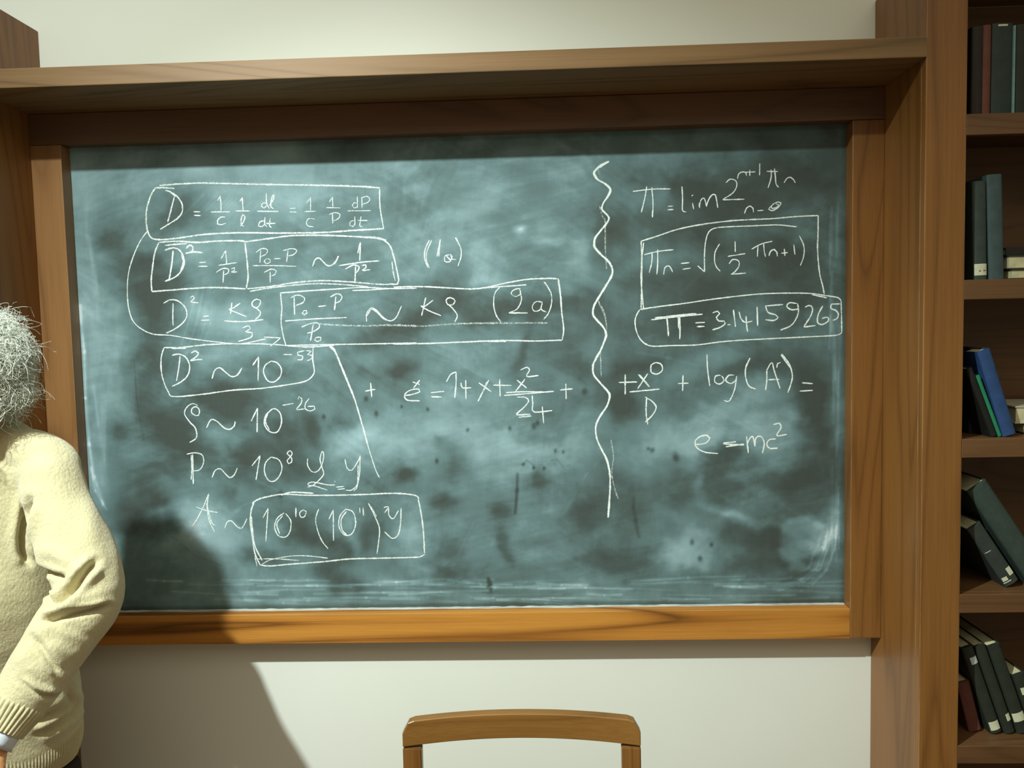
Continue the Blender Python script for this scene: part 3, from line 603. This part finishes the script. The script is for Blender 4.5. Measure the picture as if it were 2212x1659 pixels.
# top bay, all but lost in the shade
book(px(2097,150), zA+.0005, .026, .198, 0, (40, 32, 26), 'dark brown book at the left end of the top bay')
book(px(2120,150), zA+.0005, .0195, .200, 0, (104, 58, 44), 'reddish brown book in the top bay of the bookcase')
book(px(2140.5,150), zA+.0005, .046, .203, 0, (44, 56, 52), 'thick dark green book right of the reddish brown one, top bay', labels=((.196, .2, .25, .7, lab_mat),))
book(px(2185.5,150), zA+.0005, .006, .197, 0, (120, 160, 156), 'thin pale teal booklet between dark books, top bay')
book(px(2192.5,150), zA+.0005, .05, .199, 0, BLK, 'black book at the right end of the top bay')
# second bay
book(px(2103,500), zB+.0005, .0305, .222, 1.5, (56, 68, 62), 'slim grey green book with white call number label', labels=((.010, .036, .05, .95, lab_mat), (.018, .0215, .35, .48, red_mark), (.019, .022, .66, .86, red_mark)))
book(px(2137,500), zB+.0005, .034, .236, 2.2, (66, 84, 84), 'tall grey teal book leaning against a slim labelled book')
s1 = book(px(2182,590), zB+.0005, .0225, .2, 0, (60, 56, 34), 'closed book lying at the bottom of the second bay stack', y=YC+.03, flat=True)
s2 = book(px(2178,570), zB+.0235, .031, .2, 1, (52, 58, 48), 'thick closed book with grey page edges lying on another', y=YC+.034, flat=True)
s3 = book(px(2176,545), zB+.055, .018, .19, 2, (34, 30, 26), 'dark covered book on top of the second bay stack', y=YC+.045, flat=True, spine_out=True)
# third bay
yc = YC+.028
book(px(2090,900,yc+.075), zC+.0005, .018, .205, 0, (24, 24, 20), 'black upright book beside the stile, third bay', y=yc+.075, dep=.15)
book(px(2109,930,yc+.075), zC+.0005, .030, .165, 0, (62, 68, 66), 'grey book with cream label behind a leaning green one', y=yc+.075, dep=.15, labels=((.012, .038, .05, .9, lab_mat), (.022, .0255, .3, .75, red_mark)))
book(px(2139,930,yc), zC+.0005, .0150, .168, 20.5, (28, 28, 24), 'black book leaning left of the thin green book', y=yc, dep=.07)
book(px(2156,930,yc), zC+.0005, .0085, .150, 20.5, GRE, 'thin bright green book leaning against black one', y=yc, dep=.07, round_=.002)
book(px(2166,930,yc), zC+.0005, .0300, .205, 17.5, BLUE, 'tall blue book leaning in the third bay', y=yc, dep=.07)
book(px(2205,910,YC+.08), zC+.0005, .0245, .2, 0, (30, 28, 26), 'dark covered book lying under a paper-edged book', y=YC+.07, dep=.17, flat=True)
book(px(2190,890,YC+.07), zC+.0255, .040, .2, -6, (200, 196, 170), 'paper-edged book lying on a dark one beside the leaning blue book', y=YC+.065, flat=True)
# fourth bay
book(px(2170,1262,YC+.05), zD+.0005, .0360, .165, 33, (54, 62, 56), 'labelled dark grey book leaning low in the fourth bay', y=YC+.05,
     labels=((.020, .040, .62, .96, lab_mat), (.014, .024, .08, .42, lab_mat), (.009, .0115, .05, .55, lab_mat), (.095, .0965, .1, .5, lab_mat)))
book(px(2225,1262,YC+.05), zD+.0005, .0520, .275, 33.5, (58, 72, 64), 'large dark green book leaning across the fourth bay', y=YC+.048, round_=.012)
# fifth bay
ye = YC+.06
book(px(2096,1580,ye), zE+.0005, .030, .125, 14, RED, 'dull red book at the left of the lowest visible bay', y=ye+.008, round_=.004)
lean = 19
for i, (dx, th_, h_, lb, txt) in enumerate((
    (2138, .028, .222, ((.008, .030, .1, .9, lab_mat), (.178, .196, .35, .95, plain('pale_label', (190, 205, 205)))), 'black book with a pale label near its head, first of the leaning trio'),
    (2168, .026, .226, ((.030, .048, .55, .98, lab_mat),), 'black book between two labelled black books, lowest visible bay'),
    (2196, .030, .226, ((.030, .052, .05, .95, lab_mat),), 'black book with a wide pale label near its foot, third of the leaning trio'),
    (2228, .030, .15, ((.10, .118, .2, .9, lab_mat),), 'short black book cut off by the right edge of the photo'))):
    book(px(dx, 1580, ye), zE+.0005, th_, h_, lean, (44, 50, 40), txt, y=ye, labels=lb, round_=.008)

# ------------------------------------------------------------------ chair in front of the wall, its back rail in view
CY = 1.475
c0 = at(1125, 1560, CY); ch = empty('wooden_chair', (c0.x, CY-.2, 0), 'brown wooden chair with an open back standing in front of the white wall', 'chair')
hw = .2215; ztop = at(1125, 1545, CY).z
def rail_mesh():
    bm = bmesh.new(); n_ = 40; secs = []
    for i in range(n_+1):
        s_ = -1+2*i/n_; x = c0.x+hw*s_; yb = CY+.016*(1-s_*s_); zt = ztop-.0075*s_*s_; zb = zt-.0470-.001*s_*s_
        e = hw*(1-abs(s_)); r_ = .022
        if e < r_: zt -= r_-math.sqrt(max(0, r_*r_-(r_-e)**2))
        th_ = .011
        secs.append([bm.verts.new(p) for p in ((x, yb-th_, zb), (x, yb-th_, zt), (x, yb+th_, zt), (x, yb+th_, zb))])
    for a, b_ in zip(secs[:-1], secs[1:]):
        for k in range(4): bm.faces.new((a[k], b_[k], b_[(k+1) % 4], a[(k+1) % 4]))
    bm.faces.new(secs[0]); bm.faces.new(secs[-1][::-1])
    bmesh.ops.recalc_face_normals(bm, faces=bm.faces)
    ed = [e for e in bm.edges if len(e.link_faces) == 2 and e.calc_face_angle(0) > .8]
    bmesh.ops.bevel(bm, geom=ed, offset=.0022, segments=3, affect='EDGES', profile=.5, clamp_overlap=True)
    return bm
cr = bm_obj('top_rail', rail_mesh(), wood_ch, ch)
for s_ in (-1, 1):
    x = c0.x+s_*(hw-.0175)
    bm = bmesh.new(); secs = []
    for z, y in ((ztop-.0585, CY), (.62, CY-.004), (.45, CY-.018), (.25, CY+.0), (0, CY+.045)):
        secs.append([bm.verts.new(p) for p in ((x-.0175, y-.0105, z), (x+.0175, y-.0105, z), (x+.0175, y+.0105, z), (x-.0175, y+.0105, z))])
    for a, b_ in zip(secs[:-1], secs[1:]):
        for k in range(4): bm.faces.new((a[k], b_[k], b_[(k+1) % 4], a[(k+1) % 4]))
    bm.faces.new(secs[0]); bm.faces.new(secs[-1][::-1]); bmesh.ops.recalc_face_normals(bm, faces=bm.faces)
    bmesh.ops.bevel(bm, geom=[e for e in bm.edges if e.calc_face_angle(0) > .8], offset=.0018, segments=2, affect='EDGES')
    bm_obj('leg', bm, wood_cv, ch)
    box('leg', (x-.0165, CY-.43, 0), (x+.0165, CY-.397, .43), wood_cv, ch, .003)
    box('side_stretcher', (x-.01, CY-.396, .2), (x+.01, CY-.012, .225), wood_ch, ch, .002)
box('lower_back_rail', (c0.x-hw+.0355, CY-.010, .58), (c0.x+hw-.0355, CY+.008, .62), wood_ch, ch, .003)
box('seat', (c0.x-hw+.002, CY-.45, .431), (c0.x+hw-.002, CY-.032, .458), wood_ch, ch, .008)
box('seat_apron', (c0.x-hw+.036, CY-.42, .38), (c0.x+hw-.036, CY-.402, .4305), wood_ch, ch, .002)

# ------------------------------------------------------------------ the person
PY = 1.575
pc_ = at(-72, 930, PY); pX = pc_.x
person = empty('person', (pX, PY, 0), 'person in cream knitted sweater with curly white hair, standing left of the chalkboard, arm bent', 'person')

def knit(name, col, scale=1., bstr=.55):
    m, nt, b = new_mat(name, .95, .15)
    v = coords(nt)
    vo = N(nt, 'ShaderNodeTexVoronoi'); vo.inputs['Scale'].default_value = 210*scale; nt.links.new(coords(nt, (1, 1, .55), (0, 0, 0), (0, .5, 0)), vo.inputs['Vector'])
    n1 = nz(nt, v, 260*scale, 5, .7, 1.2); n2 = nz(nt, v, 60*scale, 4, .6, .6); n3 = nz(nt, v, 7, 3, .5)
    h = mth(nt, 'ADD', mth(nt, 'MULTIPLY', n1, .7), mth(nt, 'MULTIPLY', n2, 1.0))
    h = mth(nt, 'SUBTRACT', h, mth(nt, 'MULTIPLY', vo.outputs['Distance'], .5))
    l = s2l(col)
    c = ramp(nt, [(.3, tuple(x*.86 for x in l)), (.7, tuple(min(1, x*1.08) for x in l))], mth(nt, 'ADD', mth(nt, 'MULTIPLY', n1, .6), mth(nt, 'MULTIPLY', n3, .4)))
    nt.links.new(c, b.inputs['Base Color'])
    b.inputs['Sheen Weight'].default_value = .35; b.inputs['Sheen Roughness'].default_value = .5
    bump(nt, b, h, bstr, .004)
    return m
wool = knit('cream_wool', (208, 198, 156))

sh_j = at(104, 1020, 1.55); el_j = at(190, 1288, 1.47); wr_j = at(2, 1574, 1.33)
sh_o = Vector((2*pX-sh_j.x, PY, sh_j.z)); el_o = Vector((sh_o.x-.06, PY+.0, el_j.z)); wr_o = Vector((sh_o.x-.03, PY-.12, el_j.z-.25))
hipz = at(100, 1674, PY).z
def torso():
    # stations: z, half width, half depth, y centre
    Z = lambda v_: at(0, v_, PY).z
    zc = Z(896)
    st = [(hipz+.0, .150, .122, .080), (hipz+.05, .162, .130, .080), (hipz+.13, .168, .130, .072), (hipz+.25, .168, .126, .04), (hipz+.38, .168, .122, .0),
          (hipz+.48, .168, .115, .0), (Z(1045), .165, .105, .0), (Z(1000), .170, .092, .0), (Z(966), .164, .080, .0), (Z(944), .146, .070, .0), (Z(924), .122, .066, .0), (Z(906), .092, .066, .0), (zc-.004, .076, .066, .0), (zc+.004, .068, .062, .0)]
    path = [(pX-.36*s_[3], PY+s_[3], s_[0]) for s_ in st]; rad = [(s_[1], s_[2]) for s_ in st]
    path, rad = resample(path, rad, 5)
    return loft(tube_rings(path, rad, 48, refdir=(0, 1, 0)))
def lerp(a, b, t): return Vector(a)*(1-t)+Vector(b)*t
def sleeve(s_, e_, w_, mirror=False):
    inner = Vector((pX+(.05 if not mirror else -.05), PY+.005, s_.z+.0))
    path = [inner, lerp(inner, s_, .75), s_+Vector((0, 0, -.004)), lerp(s_, e_, .35), lerp(s_, e_, .7)+(Vector((.014, .0, 0)) if not mirror else Vector()), e_, lerp(e_, w_, .25), lerp(e_, w_, .6), lerp(e_, w_, .86)]
    rad = [.048, .052, .056, .060, .062, .062, .061, .056, .047]
    path, rad = resample(path, rad, 6)
    return loft(tube_rings(path, rad, 40, refdir=(0, 1, .2)))
shf = [ellipsoid(at(78, 982, 1.56), (.090, .055, .046), Matrix.Rotation(math.radians(24), 3, 'Y')), ellipsoid(Vector((2*pX-at(78, 982, 1.56).x, 1.56, at(78, 982, 1.56).z)), (.090, .055, .046), Matrix.Rotation(math.radians(-24), 3, 'Y'))]
parts = shf+[torso(), sleeve(sh_j, el_j, wr_j), sleeve(sh_o, el_o, wr_o, True)]
swm = remesh(join_meshes(parts), .0042, 10, .5)

# folds pressed into / raised from the knit; each is a polyline in the x-z plane of the front of the sweater
co = np.empty(len(swm.vertices)*3); swm.vertices.foreach_get('co', co); co = co.reshape(-1, 3)
no = np.empty(len(swm.vertices)*3); swm.vertex_normals.foreach_get('vector', no); no = no.reshape(-1, 3)
def pix(Pn):
    d = Pn-np.array([0, 0, EYE]); z = d@np.array(fw); return np.stack([1106+F_PX*(d@np.array(rt))/z, 829.5-F_PX*(d@np.array(up))/z], 1)
UV = pix(co); toward = np.array([0, 0, EYE])-co; toward /= np.linalg.norm(toward, axis=1)[:, None]
facing = np.clip((np.sum(no*toward, 1)+.05)*3, 0, 1); disp = np.zeros(len(co))
def pline(pts):
    best = np.full(len(co), 1e9); side = np.zeros(len(co)); tt = np.zeros(len(co)); nseg = len(pts)-1
    for i, ((x0, y0), (x1, y1)) in enumerate(zip(pts[:-1], pts[1:])):
        dx, dy = x1-x0, y1-y0; L2 = dx*dx+dy*dy
        t = np.clip(((UV[:, 0]-x0)*dx+(UV[:, 1]-y0)*dy)/L2, 0, 1)
        ex = UV[:, 0]-x0-t*dx; ey = UV[:, 1]-y0-t*dy; d = np.hypot(ex, ey)
        m = d < best; best[m] = d[m]; side[m] = np.sign(dx*ey-dy*ex)[m]; tt[m] = ((i+t)/nseg)[m]
    return best, side, tt
def seg_dist(a_, b_):
    a_ = np.array(a_); b_ = np.array(b_); ab = b_-a_; t = np.clip(((co-a_)@ab)/(ab@ab), 0, 1); return np.linalg.norm(co-a_-t[:, None]*ab, axis=1)
ARM = np.clip((.088-np.minimum(seg_dist(sh_j, el_j), seg_dist(el_j, wr_j)))/.014, 0, 1)
ANY = np.ones(len(co)); where = [ANY]
def fold(pts, wpx, depth, ridge=.45, one=0, taper=True):
    """groove of half width wpx (photo px); a ridge beside it; one=+1/-1 puts the ridge on one side only"""
    d, s_, t = pline(pts); k = np.clip(np.minimum(t, 1-t)*6+.25, 0, 1) if taper else 1.
    g = -depth*np.exp(-(d/wpx)**2)
    r_ = depth*ridge*np.exp(-((d-wpx*2.3)/(wpx*1.5))**2)
    if one: r_ = r_*(s_*one > 0)
    global disp; disp = disp+(g+r_)*k*where[0]
def hump(u, v_, ru, rv, h, ang=0):
    a = math.radians(ang); X = UV[:, 0]-u; Y = UV[:, 1]-v_; ca, sa = math.cos(a), math.sin(a)
    global disp; disp = disp+where[0]*h*np.exp(-(((X*ca+Y*sa)/ru)**2+((-X*sa+Y*ca)/rv)**2))
where[0] = ARM
fold([(208, 1214), (190, 1232), (165, 1264), (140, 1292), (116, 1310)], 7, .020, .5)
fold([(92, 1344), (125, 1334), (165, 1325), (200, 1318), (236, 1308)], 5, .017, .55, -1)
where[0] = ANY
fold([(62, 1080), (54, 1120), (48, 1160), (50, 1190), (62, 1215)], 8, .022, .35)
where[0] = ARM
fold([(74, 1212), (92, 1226), (115, 1240), (140, 1248)], 5, .014, .5, -1)
fold([(112, 1275), (110, 1295), (113, 1312)], 4, .012, .5)
fold([(74, 1378), (92, 1402), (110, 1430), (128, 1452)], 6, .008, .5)
fold([(42, 1470), (70, 1492), (98, 1504), (128, 1506)], 5, .009, .6, -1)
where[0] = ANY
fold([(28, 945), (48, 962), (58, 990), (63, 1030), (66, 1070), (66, 1095)], 3, .004, .4, 0, False)
where[0] = ARM
hump(150, 1215, 60, 18, .008, 35); hump(95, 1200, 22, 26, .010); hump(100, 1245, 18, 14, .010); hump(165, 1300, 55, 12, .010, -20)
hump(85, 1362, 26, 18, .010, -30); hump(45, 1420, 30, 16, .008, -50); hump(120, 1400, 24, 30, .005)
hump(195, 1120, 24, 60, .006); hump(110, 1010, 60, 26, .004)
for q in range(7):
    t0 = rng.uniform(0, 1); u0 = 175-120*t0+rng.uniform(-20, 20); v0 = 1345+150*t0+rng.uniform(-20, 20)
    fold([(u0-30, v0-14+rng.uniform(-8, 8)), (u0, v0), (u0+30, v0+12+rng.uniform(-8, 8))], 8, .002, .5)
where[0] = 1-ARM
fold([(150, 1490), (152, 1515), (135, 1532), (100, 1548), (60, 1560)], 8, .010, .7)
fold([(166, 1520), (150, 1545), (120, 1565), (80, 1585)], 7, .010, .7)
nzv = np.array([noise.noise(Vector(c*9))*.0035+noise.noise(Vector(c*26))*.0012 for c in co])
co2 = co+no*((disp*facing+nzv)[:, None])
swm.vertices.foreach_set('co', co2.ravel()); swm.update()
sweater = obj_mesh('sweater', swm, wool, person, True)
sm_ = sweater.modifiers.new('soft', 'SMOOTH'); sm_.iterations = 2; sm_.factor = .35

def ribbed(name, path, rad, nribs, amp, parent, n=240, m=6):
    path, rad = resample(path, rad, m)
    def fn(i, a): return 1+amp*(abs(math.cos(a*nribs/2))**.6-.5)*2
    rs = tube_rings(path, rad, n, refdir=(0, 1, .2), fn=fn)
    me = loft(rs, False); return obj_mesh(name, me, wool, parent, True)
def cuffs(e_, w_):
    d = (w_-e_).normalized(); a = lerp(e_, w_, .78)
    ribbed('ribbed_cuff', [a, lerp(e_, w_, .84), lerp(e_, w_, .93), lerp(e_, w_, 1.0), lerp(e_, w_, 1.012), lerp(e_, w_, 1.0)],
           [.044, .047, .042, .0385, .0365, .033], 34, .045, sweater)
cuffs(el_j, wr_j); cuffs(el_o, wr_o)
hz0 = hipz
ribbed('ribbed_hem', [(pX-.030, PY+.085, hz0+.085), (pX-.030, PY+.085, hz0+.06), (pX-.030, PY+.085, hz0+.02), (pX-.030, PY+.085, hz0-.012), (pX-.030, PY+.085, hz0-.016), (pX-.030, PY+.085, hz0)],
       [(.156, .126), (.161, .132), (.160, .131), (.150, .124), (.146, .118), (.14, .112)], 150, .012, sweater, 900, 5)
ncz = at(-70, 897, PY).z
ribbed('ribbed_collar', [(pX, PY, ncz-.012), (pX, PY, ncz+.006), (pX, PY, ncz+.012), (pX, PY, ncz+.002)], [(.076, .072), (.071, .068), (.066, .063), (.061, .058)], 60, .02, sweater, 360, 4)

# body: one continuous surface
hc = at(-93, 812, 1.485); hcz = hc.z
def T_(path, rad, m=4, n=20, ref=(0, 1, 0)):
    p, r_ = resample(path, rad, m); return loft(tube_rings(p, r_, n, refdir=ref))
bp = []
# head: cranium, face wedge, jaw, brow, nose, lips, cheeks, ears
HX, HY = hc.x, 1.49
def E_(dx, dy, dz, rx, ry, rz, R=None): bp.append(ellipsoid((HX+dx, HY+dy, hcz+dz), (rx, ry, rz), R))
E_(0, .012, .028, .076, .094, .086); E_(0, -.030, -.030, .058, .058, .078); E_(0, -.045, -.082, .034, .034, .028); E_(0, -.02, -.07, .050, .048, .035)
E_(0, -.082, -.000, .046, .012, .012); E_(0, -.100, -.030, .012, .020, .022); E_(0, -.090, -.012, .008, .014, .026); E_(.011, -.094, -.036, .008, .010, .007); E_(-.011, -.094, -.036, .008, .010, .007)
E_(.034, -.062, -.034, .022, .022, .020); E_(-.034, -.062, -.034, .022, .022, .020)
E_(0, -.083, -.060, .022, .010, .0055); E_(0, -.080, -.068, .019, .010, .0055)
for s_ in (-1, 1):
    E_(s_*.031, -.0700, -.0035, .0165, .0150, .0105); E_(s_*.031, -.0690, -.0195, .0155, .0140, .0080)
for s_ in (-1, 1): E_(s_*.078, .010, -.018, .008, .018, .031)
bp.append(T_([(pX, PY+.012, sh_j.z-.02), (pX, PY-.005, sh_j.z+.06), (HX, HY+.022, hcz-.09), (HX, HY+.012, hcz-.03)], [.062, .050, .052, .058]))
bp.append(T_([(pX-.03, PY+.11, hipz-.10), (pX-.028, PY+.10, hipz+.1), (pX, PY+.01, hipz+.35), (pX, PY, sh_j.z-.03), (pX, PY+.01, sh_j.z+.02)], [(.105, .08), (.115, .083), (.13, .085), (.115, .06), (.06, .05)]))
def arm(s_, e_, w_, sgn):
    inn = Vector((pX+sgn*.06, PY+.002, s_.z-.02))
    d = (w_-e_).normalized()
    bp.append(T_([inn, s_, lerp(s_, e_, .5), e_, lerp(e_, w_, .4), w_, w_+d*.03], [.036, .042, .040, .037, .036, .0265, .026]))
    # hand: hangs a little steeper than the forearm
    hd = (d*.55+Vector((0, -.05, -1))*.6).normalized()
    side = Vector((0, 1, 0)).cross(hd).normalized()      # across the palm, towards the thumb side or away
    nrm = hd.cross(side).normalized()
    p0 = w_+d*.028
    bp.append(T_([p0-d*.01, p0+hd*.02, p0+hd*.055, p0+hd*.092], [(.026, .020), (.034, .017), (.041, .0155), (.040, .013)], 4, 20, nrm))
    k = p0+hd*.085
    for q, (off, L) in enumerate(((.030, .070), (.0105, .078), (-.0095, .072), (-.028, .056))):
        a = k+side*off*sgn; cur = nrm*(-.012 if nrm.y > 0 else .012)
        dirv = (hd+side*off*sgn*1.4).normalized(); inward = Vector((-sgn*.3, .7, 0))
        p1 = a+dirv*L*.42+inward*.004; p2 = p1+(dirv+inward*.35).normalized()*L*.33; p3 = p2+(dirv+inward*.8).normalized()*L*.27
        bp.append(T_([a-hd*.03, a, p1, p2, p3], [.008, .0098, .0090, .0084, .0068], 3, 12, nrm))
    th0 = p0+hd*.02+side*.024*sgn
    t1 = th0+(hd*.7+side*sgn*.75).normalized()*.036; t2 = t1+(hd+side*sgn*.25).normalized()*.032; t3 = t2+(hd+side*sgn*.0).normalized()*.024
    bp.append(T_([th0-hd*.012-side*sgn*.008, t1, t2, t3], [.0145, .0125, .0108, .0085], 4, 12, nrm))
arm(sh_j, el_j, wr_j, 1); arm(sh_o, el_o, wr_o, -1)
for s_ in (-1, 1):
    bp.append(T_([(pX-.03+s_*.066, PY+.10, hipz-.06), (pX-.008+s_*.088, PY+.055, .46), (pX+s_*.098, PY+.025, .26), (pX+s_*.10, PY+.01, .07)], [.06, .05, .045, .036]))
    bp.append(T_([(pX+s_*.10, PY+.03, .05), (pX+s_*.102, PY-.04, .045), (pX+s_*.106, PY-.13, .035)], [.036, .038, .028], ref=(0, 0, 1)))
bodym = remesh(join_meshes(bp), .0036, 3, .5)
skin, nt, b = new_mat('skin', .5, .4)
v = coords(nt)
c = ramp(nt, [(.3, s2l((196, 132, 84))), (.55, s2l((214, 154, 104))), (.8, s2l((226, 172, 126)))], nz(nt, v, 45, 5, .65))
nt.links.new(c, b.inputs['Base Color']); b.inputs['Subsurface Weight'].default_value = .12; b.inputs['Subsurface Radius'].default_value = (.02, .008, .004)
b.inputs['Subsurface Scale'].default_value = .4; bump(nt, b, nz(nt, v, 300, 4, .6), .2, .001)
body = obj_mesh('body', bodym, skin, person, True)
eye_m = plain('eye_white', (225, 222, 214), .2, .6, .02); iris = plain('iris', (58, 40, 26), .15, .6, .1)
for s_ in (-1, 1):
    e_c = Vector((HX+s_*.031, HY-.0755, hcz-.0115))
    eo = obj_mesh('eye', ellipsoid(e_c, (.0125, .0125, .0115)), eye_m, person, True)
    obj_mesh('iris', ellipsoid(e_c+Vector((0, -.0095, 0)), (.0056, .0036, .0056), None, 16, 10), iris, eo, True)
# hair: thousands of unruly white strands
def hair_mesh(nst, rootfn, L, seed, rad=.00055, curl=1., seg=9):
    r_ = random.Random(seed); V = []; Fc = []
    for s_ in range(nst):
        p, d = rootfn(r_); l = L*r_.uniform(.45, 1.2); R_ = rad*r_.uniform(.6, 1.4)
        turns = curl*r_.uniform(.5, 1.9); hr = r_.uniform(.004, .015); ph = r_.random()*6.283; sg = r_.choice((-1, 1))
        g = p.copy(); pts = []
        clump = Vector(noise.noise_vector(p*20))*1.9
        for k in range(seg+1):
            t_ = k/seg; a_ = d.orthogonal().normalized(); b_ = d.cross(a_)
            an = ph+sg*turns*6.283*t_; gr = hr*min(1, t_*2.2)
            pts.append(g+a_*math.cos(an)*gr+b_*math.sin(an)*gr)
            d = (d+Vector((0, 0, -.16))+clump*.16).normalized(); g = g+d*l/seg
        for i, q in enumerate(pts):
            t = (pts[min(i+1, seg)]-pts[max(i-1, 0)]).normalized(); a = t.orthogonal().normalized(); bb = t.cross(a); rr = R_*(1-.55*i/seg)
            for k in range(3):
                an_ = k*2.0944; V.append(tuple(q+a*rr*math.cos(an_)+bb*rr*math.sin(an_)))
            if i:
                o0 = len(V)-6
                for k in range(3): Fc.append((o0+k, o0+(k+1) % 3, o0+3+(k+1) % 3, o0+3+k))
    me = bpy.data.meshes.new('hair'); me.from_pydata(V, [], Fc); me.update(); return me
hc_c = Vector((HX, HY+.018, hcz+.020))
def scalp(r_):
    while True:
        v_ = Vector((r_.gauss(0, 1), r_.gauss(0, 1), r_.gauss(0, 1))).normalized()
        if v_.y < -.45 and v_.z < .55: continue
        if v_.z < -.75: continue
        break
    p = hc_c+Vector((v_.x*.082, v_.y*.098, v_.z*.090))
    d = (v_+Vector((v_.x*.2, 0, -.25))+Vector((r_.gauss(0, .7), r_.gauss(0, .7), r_.gauss(0, .7)))).normalized()
    return p, d
mh, nt, b = new_mat('white_hair', .42, .5); b.inputs['Base Color'].default_value = (*s2l((240, 244, 230)), 1)
hm = hair_mesh(8500, scalp, .054, 3, .00056, 1., 15)
hair = obj_mesh('hair', hm, mh, person, True); hair['kind'] = 'stuff'; hair['label'] = 'wild curly white hair'
def side_lock(r_):
    a = r_.uniform(-1.0, .9); v_ = Vector((math.cos(a), r_.uniform(-.5, .5), math.sin(a))).normalized()
    if r_.random() < .5: v_.x *= -1
    p = hc_c+Vector((v_.x*.088, v_.y*.08, v_.z*.098)); return p, (v_+Vector((v_.x*.8, r_.gauss(0, .3), r_.gauss(0, .3)))).normalized()
hm2 = hair_mesh(260, side_lock, .075, 9, .0005, .8, 18); h2 = obj_mesh('stray_hair', hm2, mh, hair, True); h2['kind'] = 'stuff'
bm = bmesh.new(); bmesh.ops.create_uvsphere(bm, u_segments=40, v_segments=24, radius=1)
for v_ in bm.verts:
    c_ = v_.co.copy(); k = 1+.05*noise.noise(c_*4)
    v_.co = hc_c+Vector((c_.x*.094*k, c_.y*.104*k, c_.z*.098*k))
bmesh.ops.delete(bm, geom=[v_ for v_ in bm.verts if (v_.co.y < hc_c.y-.050 and v_.co.z < hc_c.z+.05) or v_.co.z < hc_c.z-.078], context='VERTS')
cap = bm_obj('hair_base', bm, plain('hair_under', (178, 182, 166), .9, .1, .3, 120, .6), hair, True)
# moustache and brows
def face_hair(r_):
    x = r_.uniform(-1, 1); return Vector((HX+x*.03, HY-.098+abs(x)*.012, hcz-.050)), Vector((x, -.5, -.7)).normalized()
def brow_hair(r_):
    sx = r_.choice((-1, 1)); x = r_.uniform(.014, .046); return Vector((HX+sx*x, HY-.092+x*.25, hcz+.008+r_.gauss(0, .002))), Vector((sx, -.4, .25)).normalized()
obj_mesh('eyebrows', hair_mesh(260, brow_hair, .018, 6, .0005, .2, 5), mh, person, True)['kind'] = 'stuff'
obj_mesh('moustache', hair_mesh(420, face_hair, .03, 5, .0005, .3, 5), mh, person, True)['kind'] = 'stuff'
# white shirt cuff showing past the knitted cuff
shirt = plain('shirt_cotton', (214, 224, 232), .55, .4, .06, 30, .2)
def cuffring(e_, w_):
    d = (w_-e_).normalized(); n_ = 64
    p = [w_-d*.006, w_+d*.006, w_+d*.018, w_+d*.026, w_+d*.0262, w_+d*.016]; r0 = [.0335, .0350, .0345, .0350, .0330, .0315]
    def fn(i, a): return 1+.035*math.sin(a*9+i*1.7)+.03*math.sin(a*4-i*2.1+1)
    rs = tube_rings(p, r0, n_, refdir=(0, 1, .2), fn=fn); return obj_mesh('shirt_cuff', loft(rs, False), shirt, person, True)
cuffring(el_j, wr_j); cuffring(el_o, wr_o)
# trousers, belt line and shoes
trm = plain('charcoal_cloth', (52, 44, 38), .9, .1, .15, 50, .3)
tp = [T_([(pX-.03, PY+.085, hipz+.10), (pX-.032, PY+.088, hipz-.02), (pX-.03, PY+.11, hipz-.12)], [(.118, .100), (.128, .112), (.138, .115)], 4, 32)]
for s_ in (-1, 1):
    tp.append(T_([(pX-.03+s_*.066, PY+.10, hipz-.04), (pX-.02+s_*.076, PY+.085, hipz-.16), (pX-.008+s_*.088, PY+.055, .46), (pX+s_*.098, PY+.025, .26), (pX+s_*.103, PY+.01, .10), (pX+s_*.103, PY+.01, .05)], [.080, .084, .076, .068, .066, .068], 5, 28))
obj_mesh('trousers', remesh(join_meshes(tp), .008, 4), trm, person, True)
shm = plain('brown_leather', (56, 36, 24), .35, .5, .1, 40, .1)
for s_ in (-1, 1):
    x = pX+s_*.105
    me_ = join_meshes([T_([(x, PY+.075, .045), (x, PY+.02, .052), (x, PY-.06, .048), (x, PY-.15, .034), (x, PY-.185, .026)], [.034, (.046, .05), (.048, .046), (.046, .032), (.03, .02)], 4, 24, (0, 0, 1)), T_([(x, PY+.03, .05), (x, PY+.03, .10)], [.046, .05])])
    so = remesh(me_, .005, 3)
    for v_ in so.vertices:
        if v_.co.z < .004: v_.co.z = .0005
    obj_mesh('shoe', so, shm, person, True)
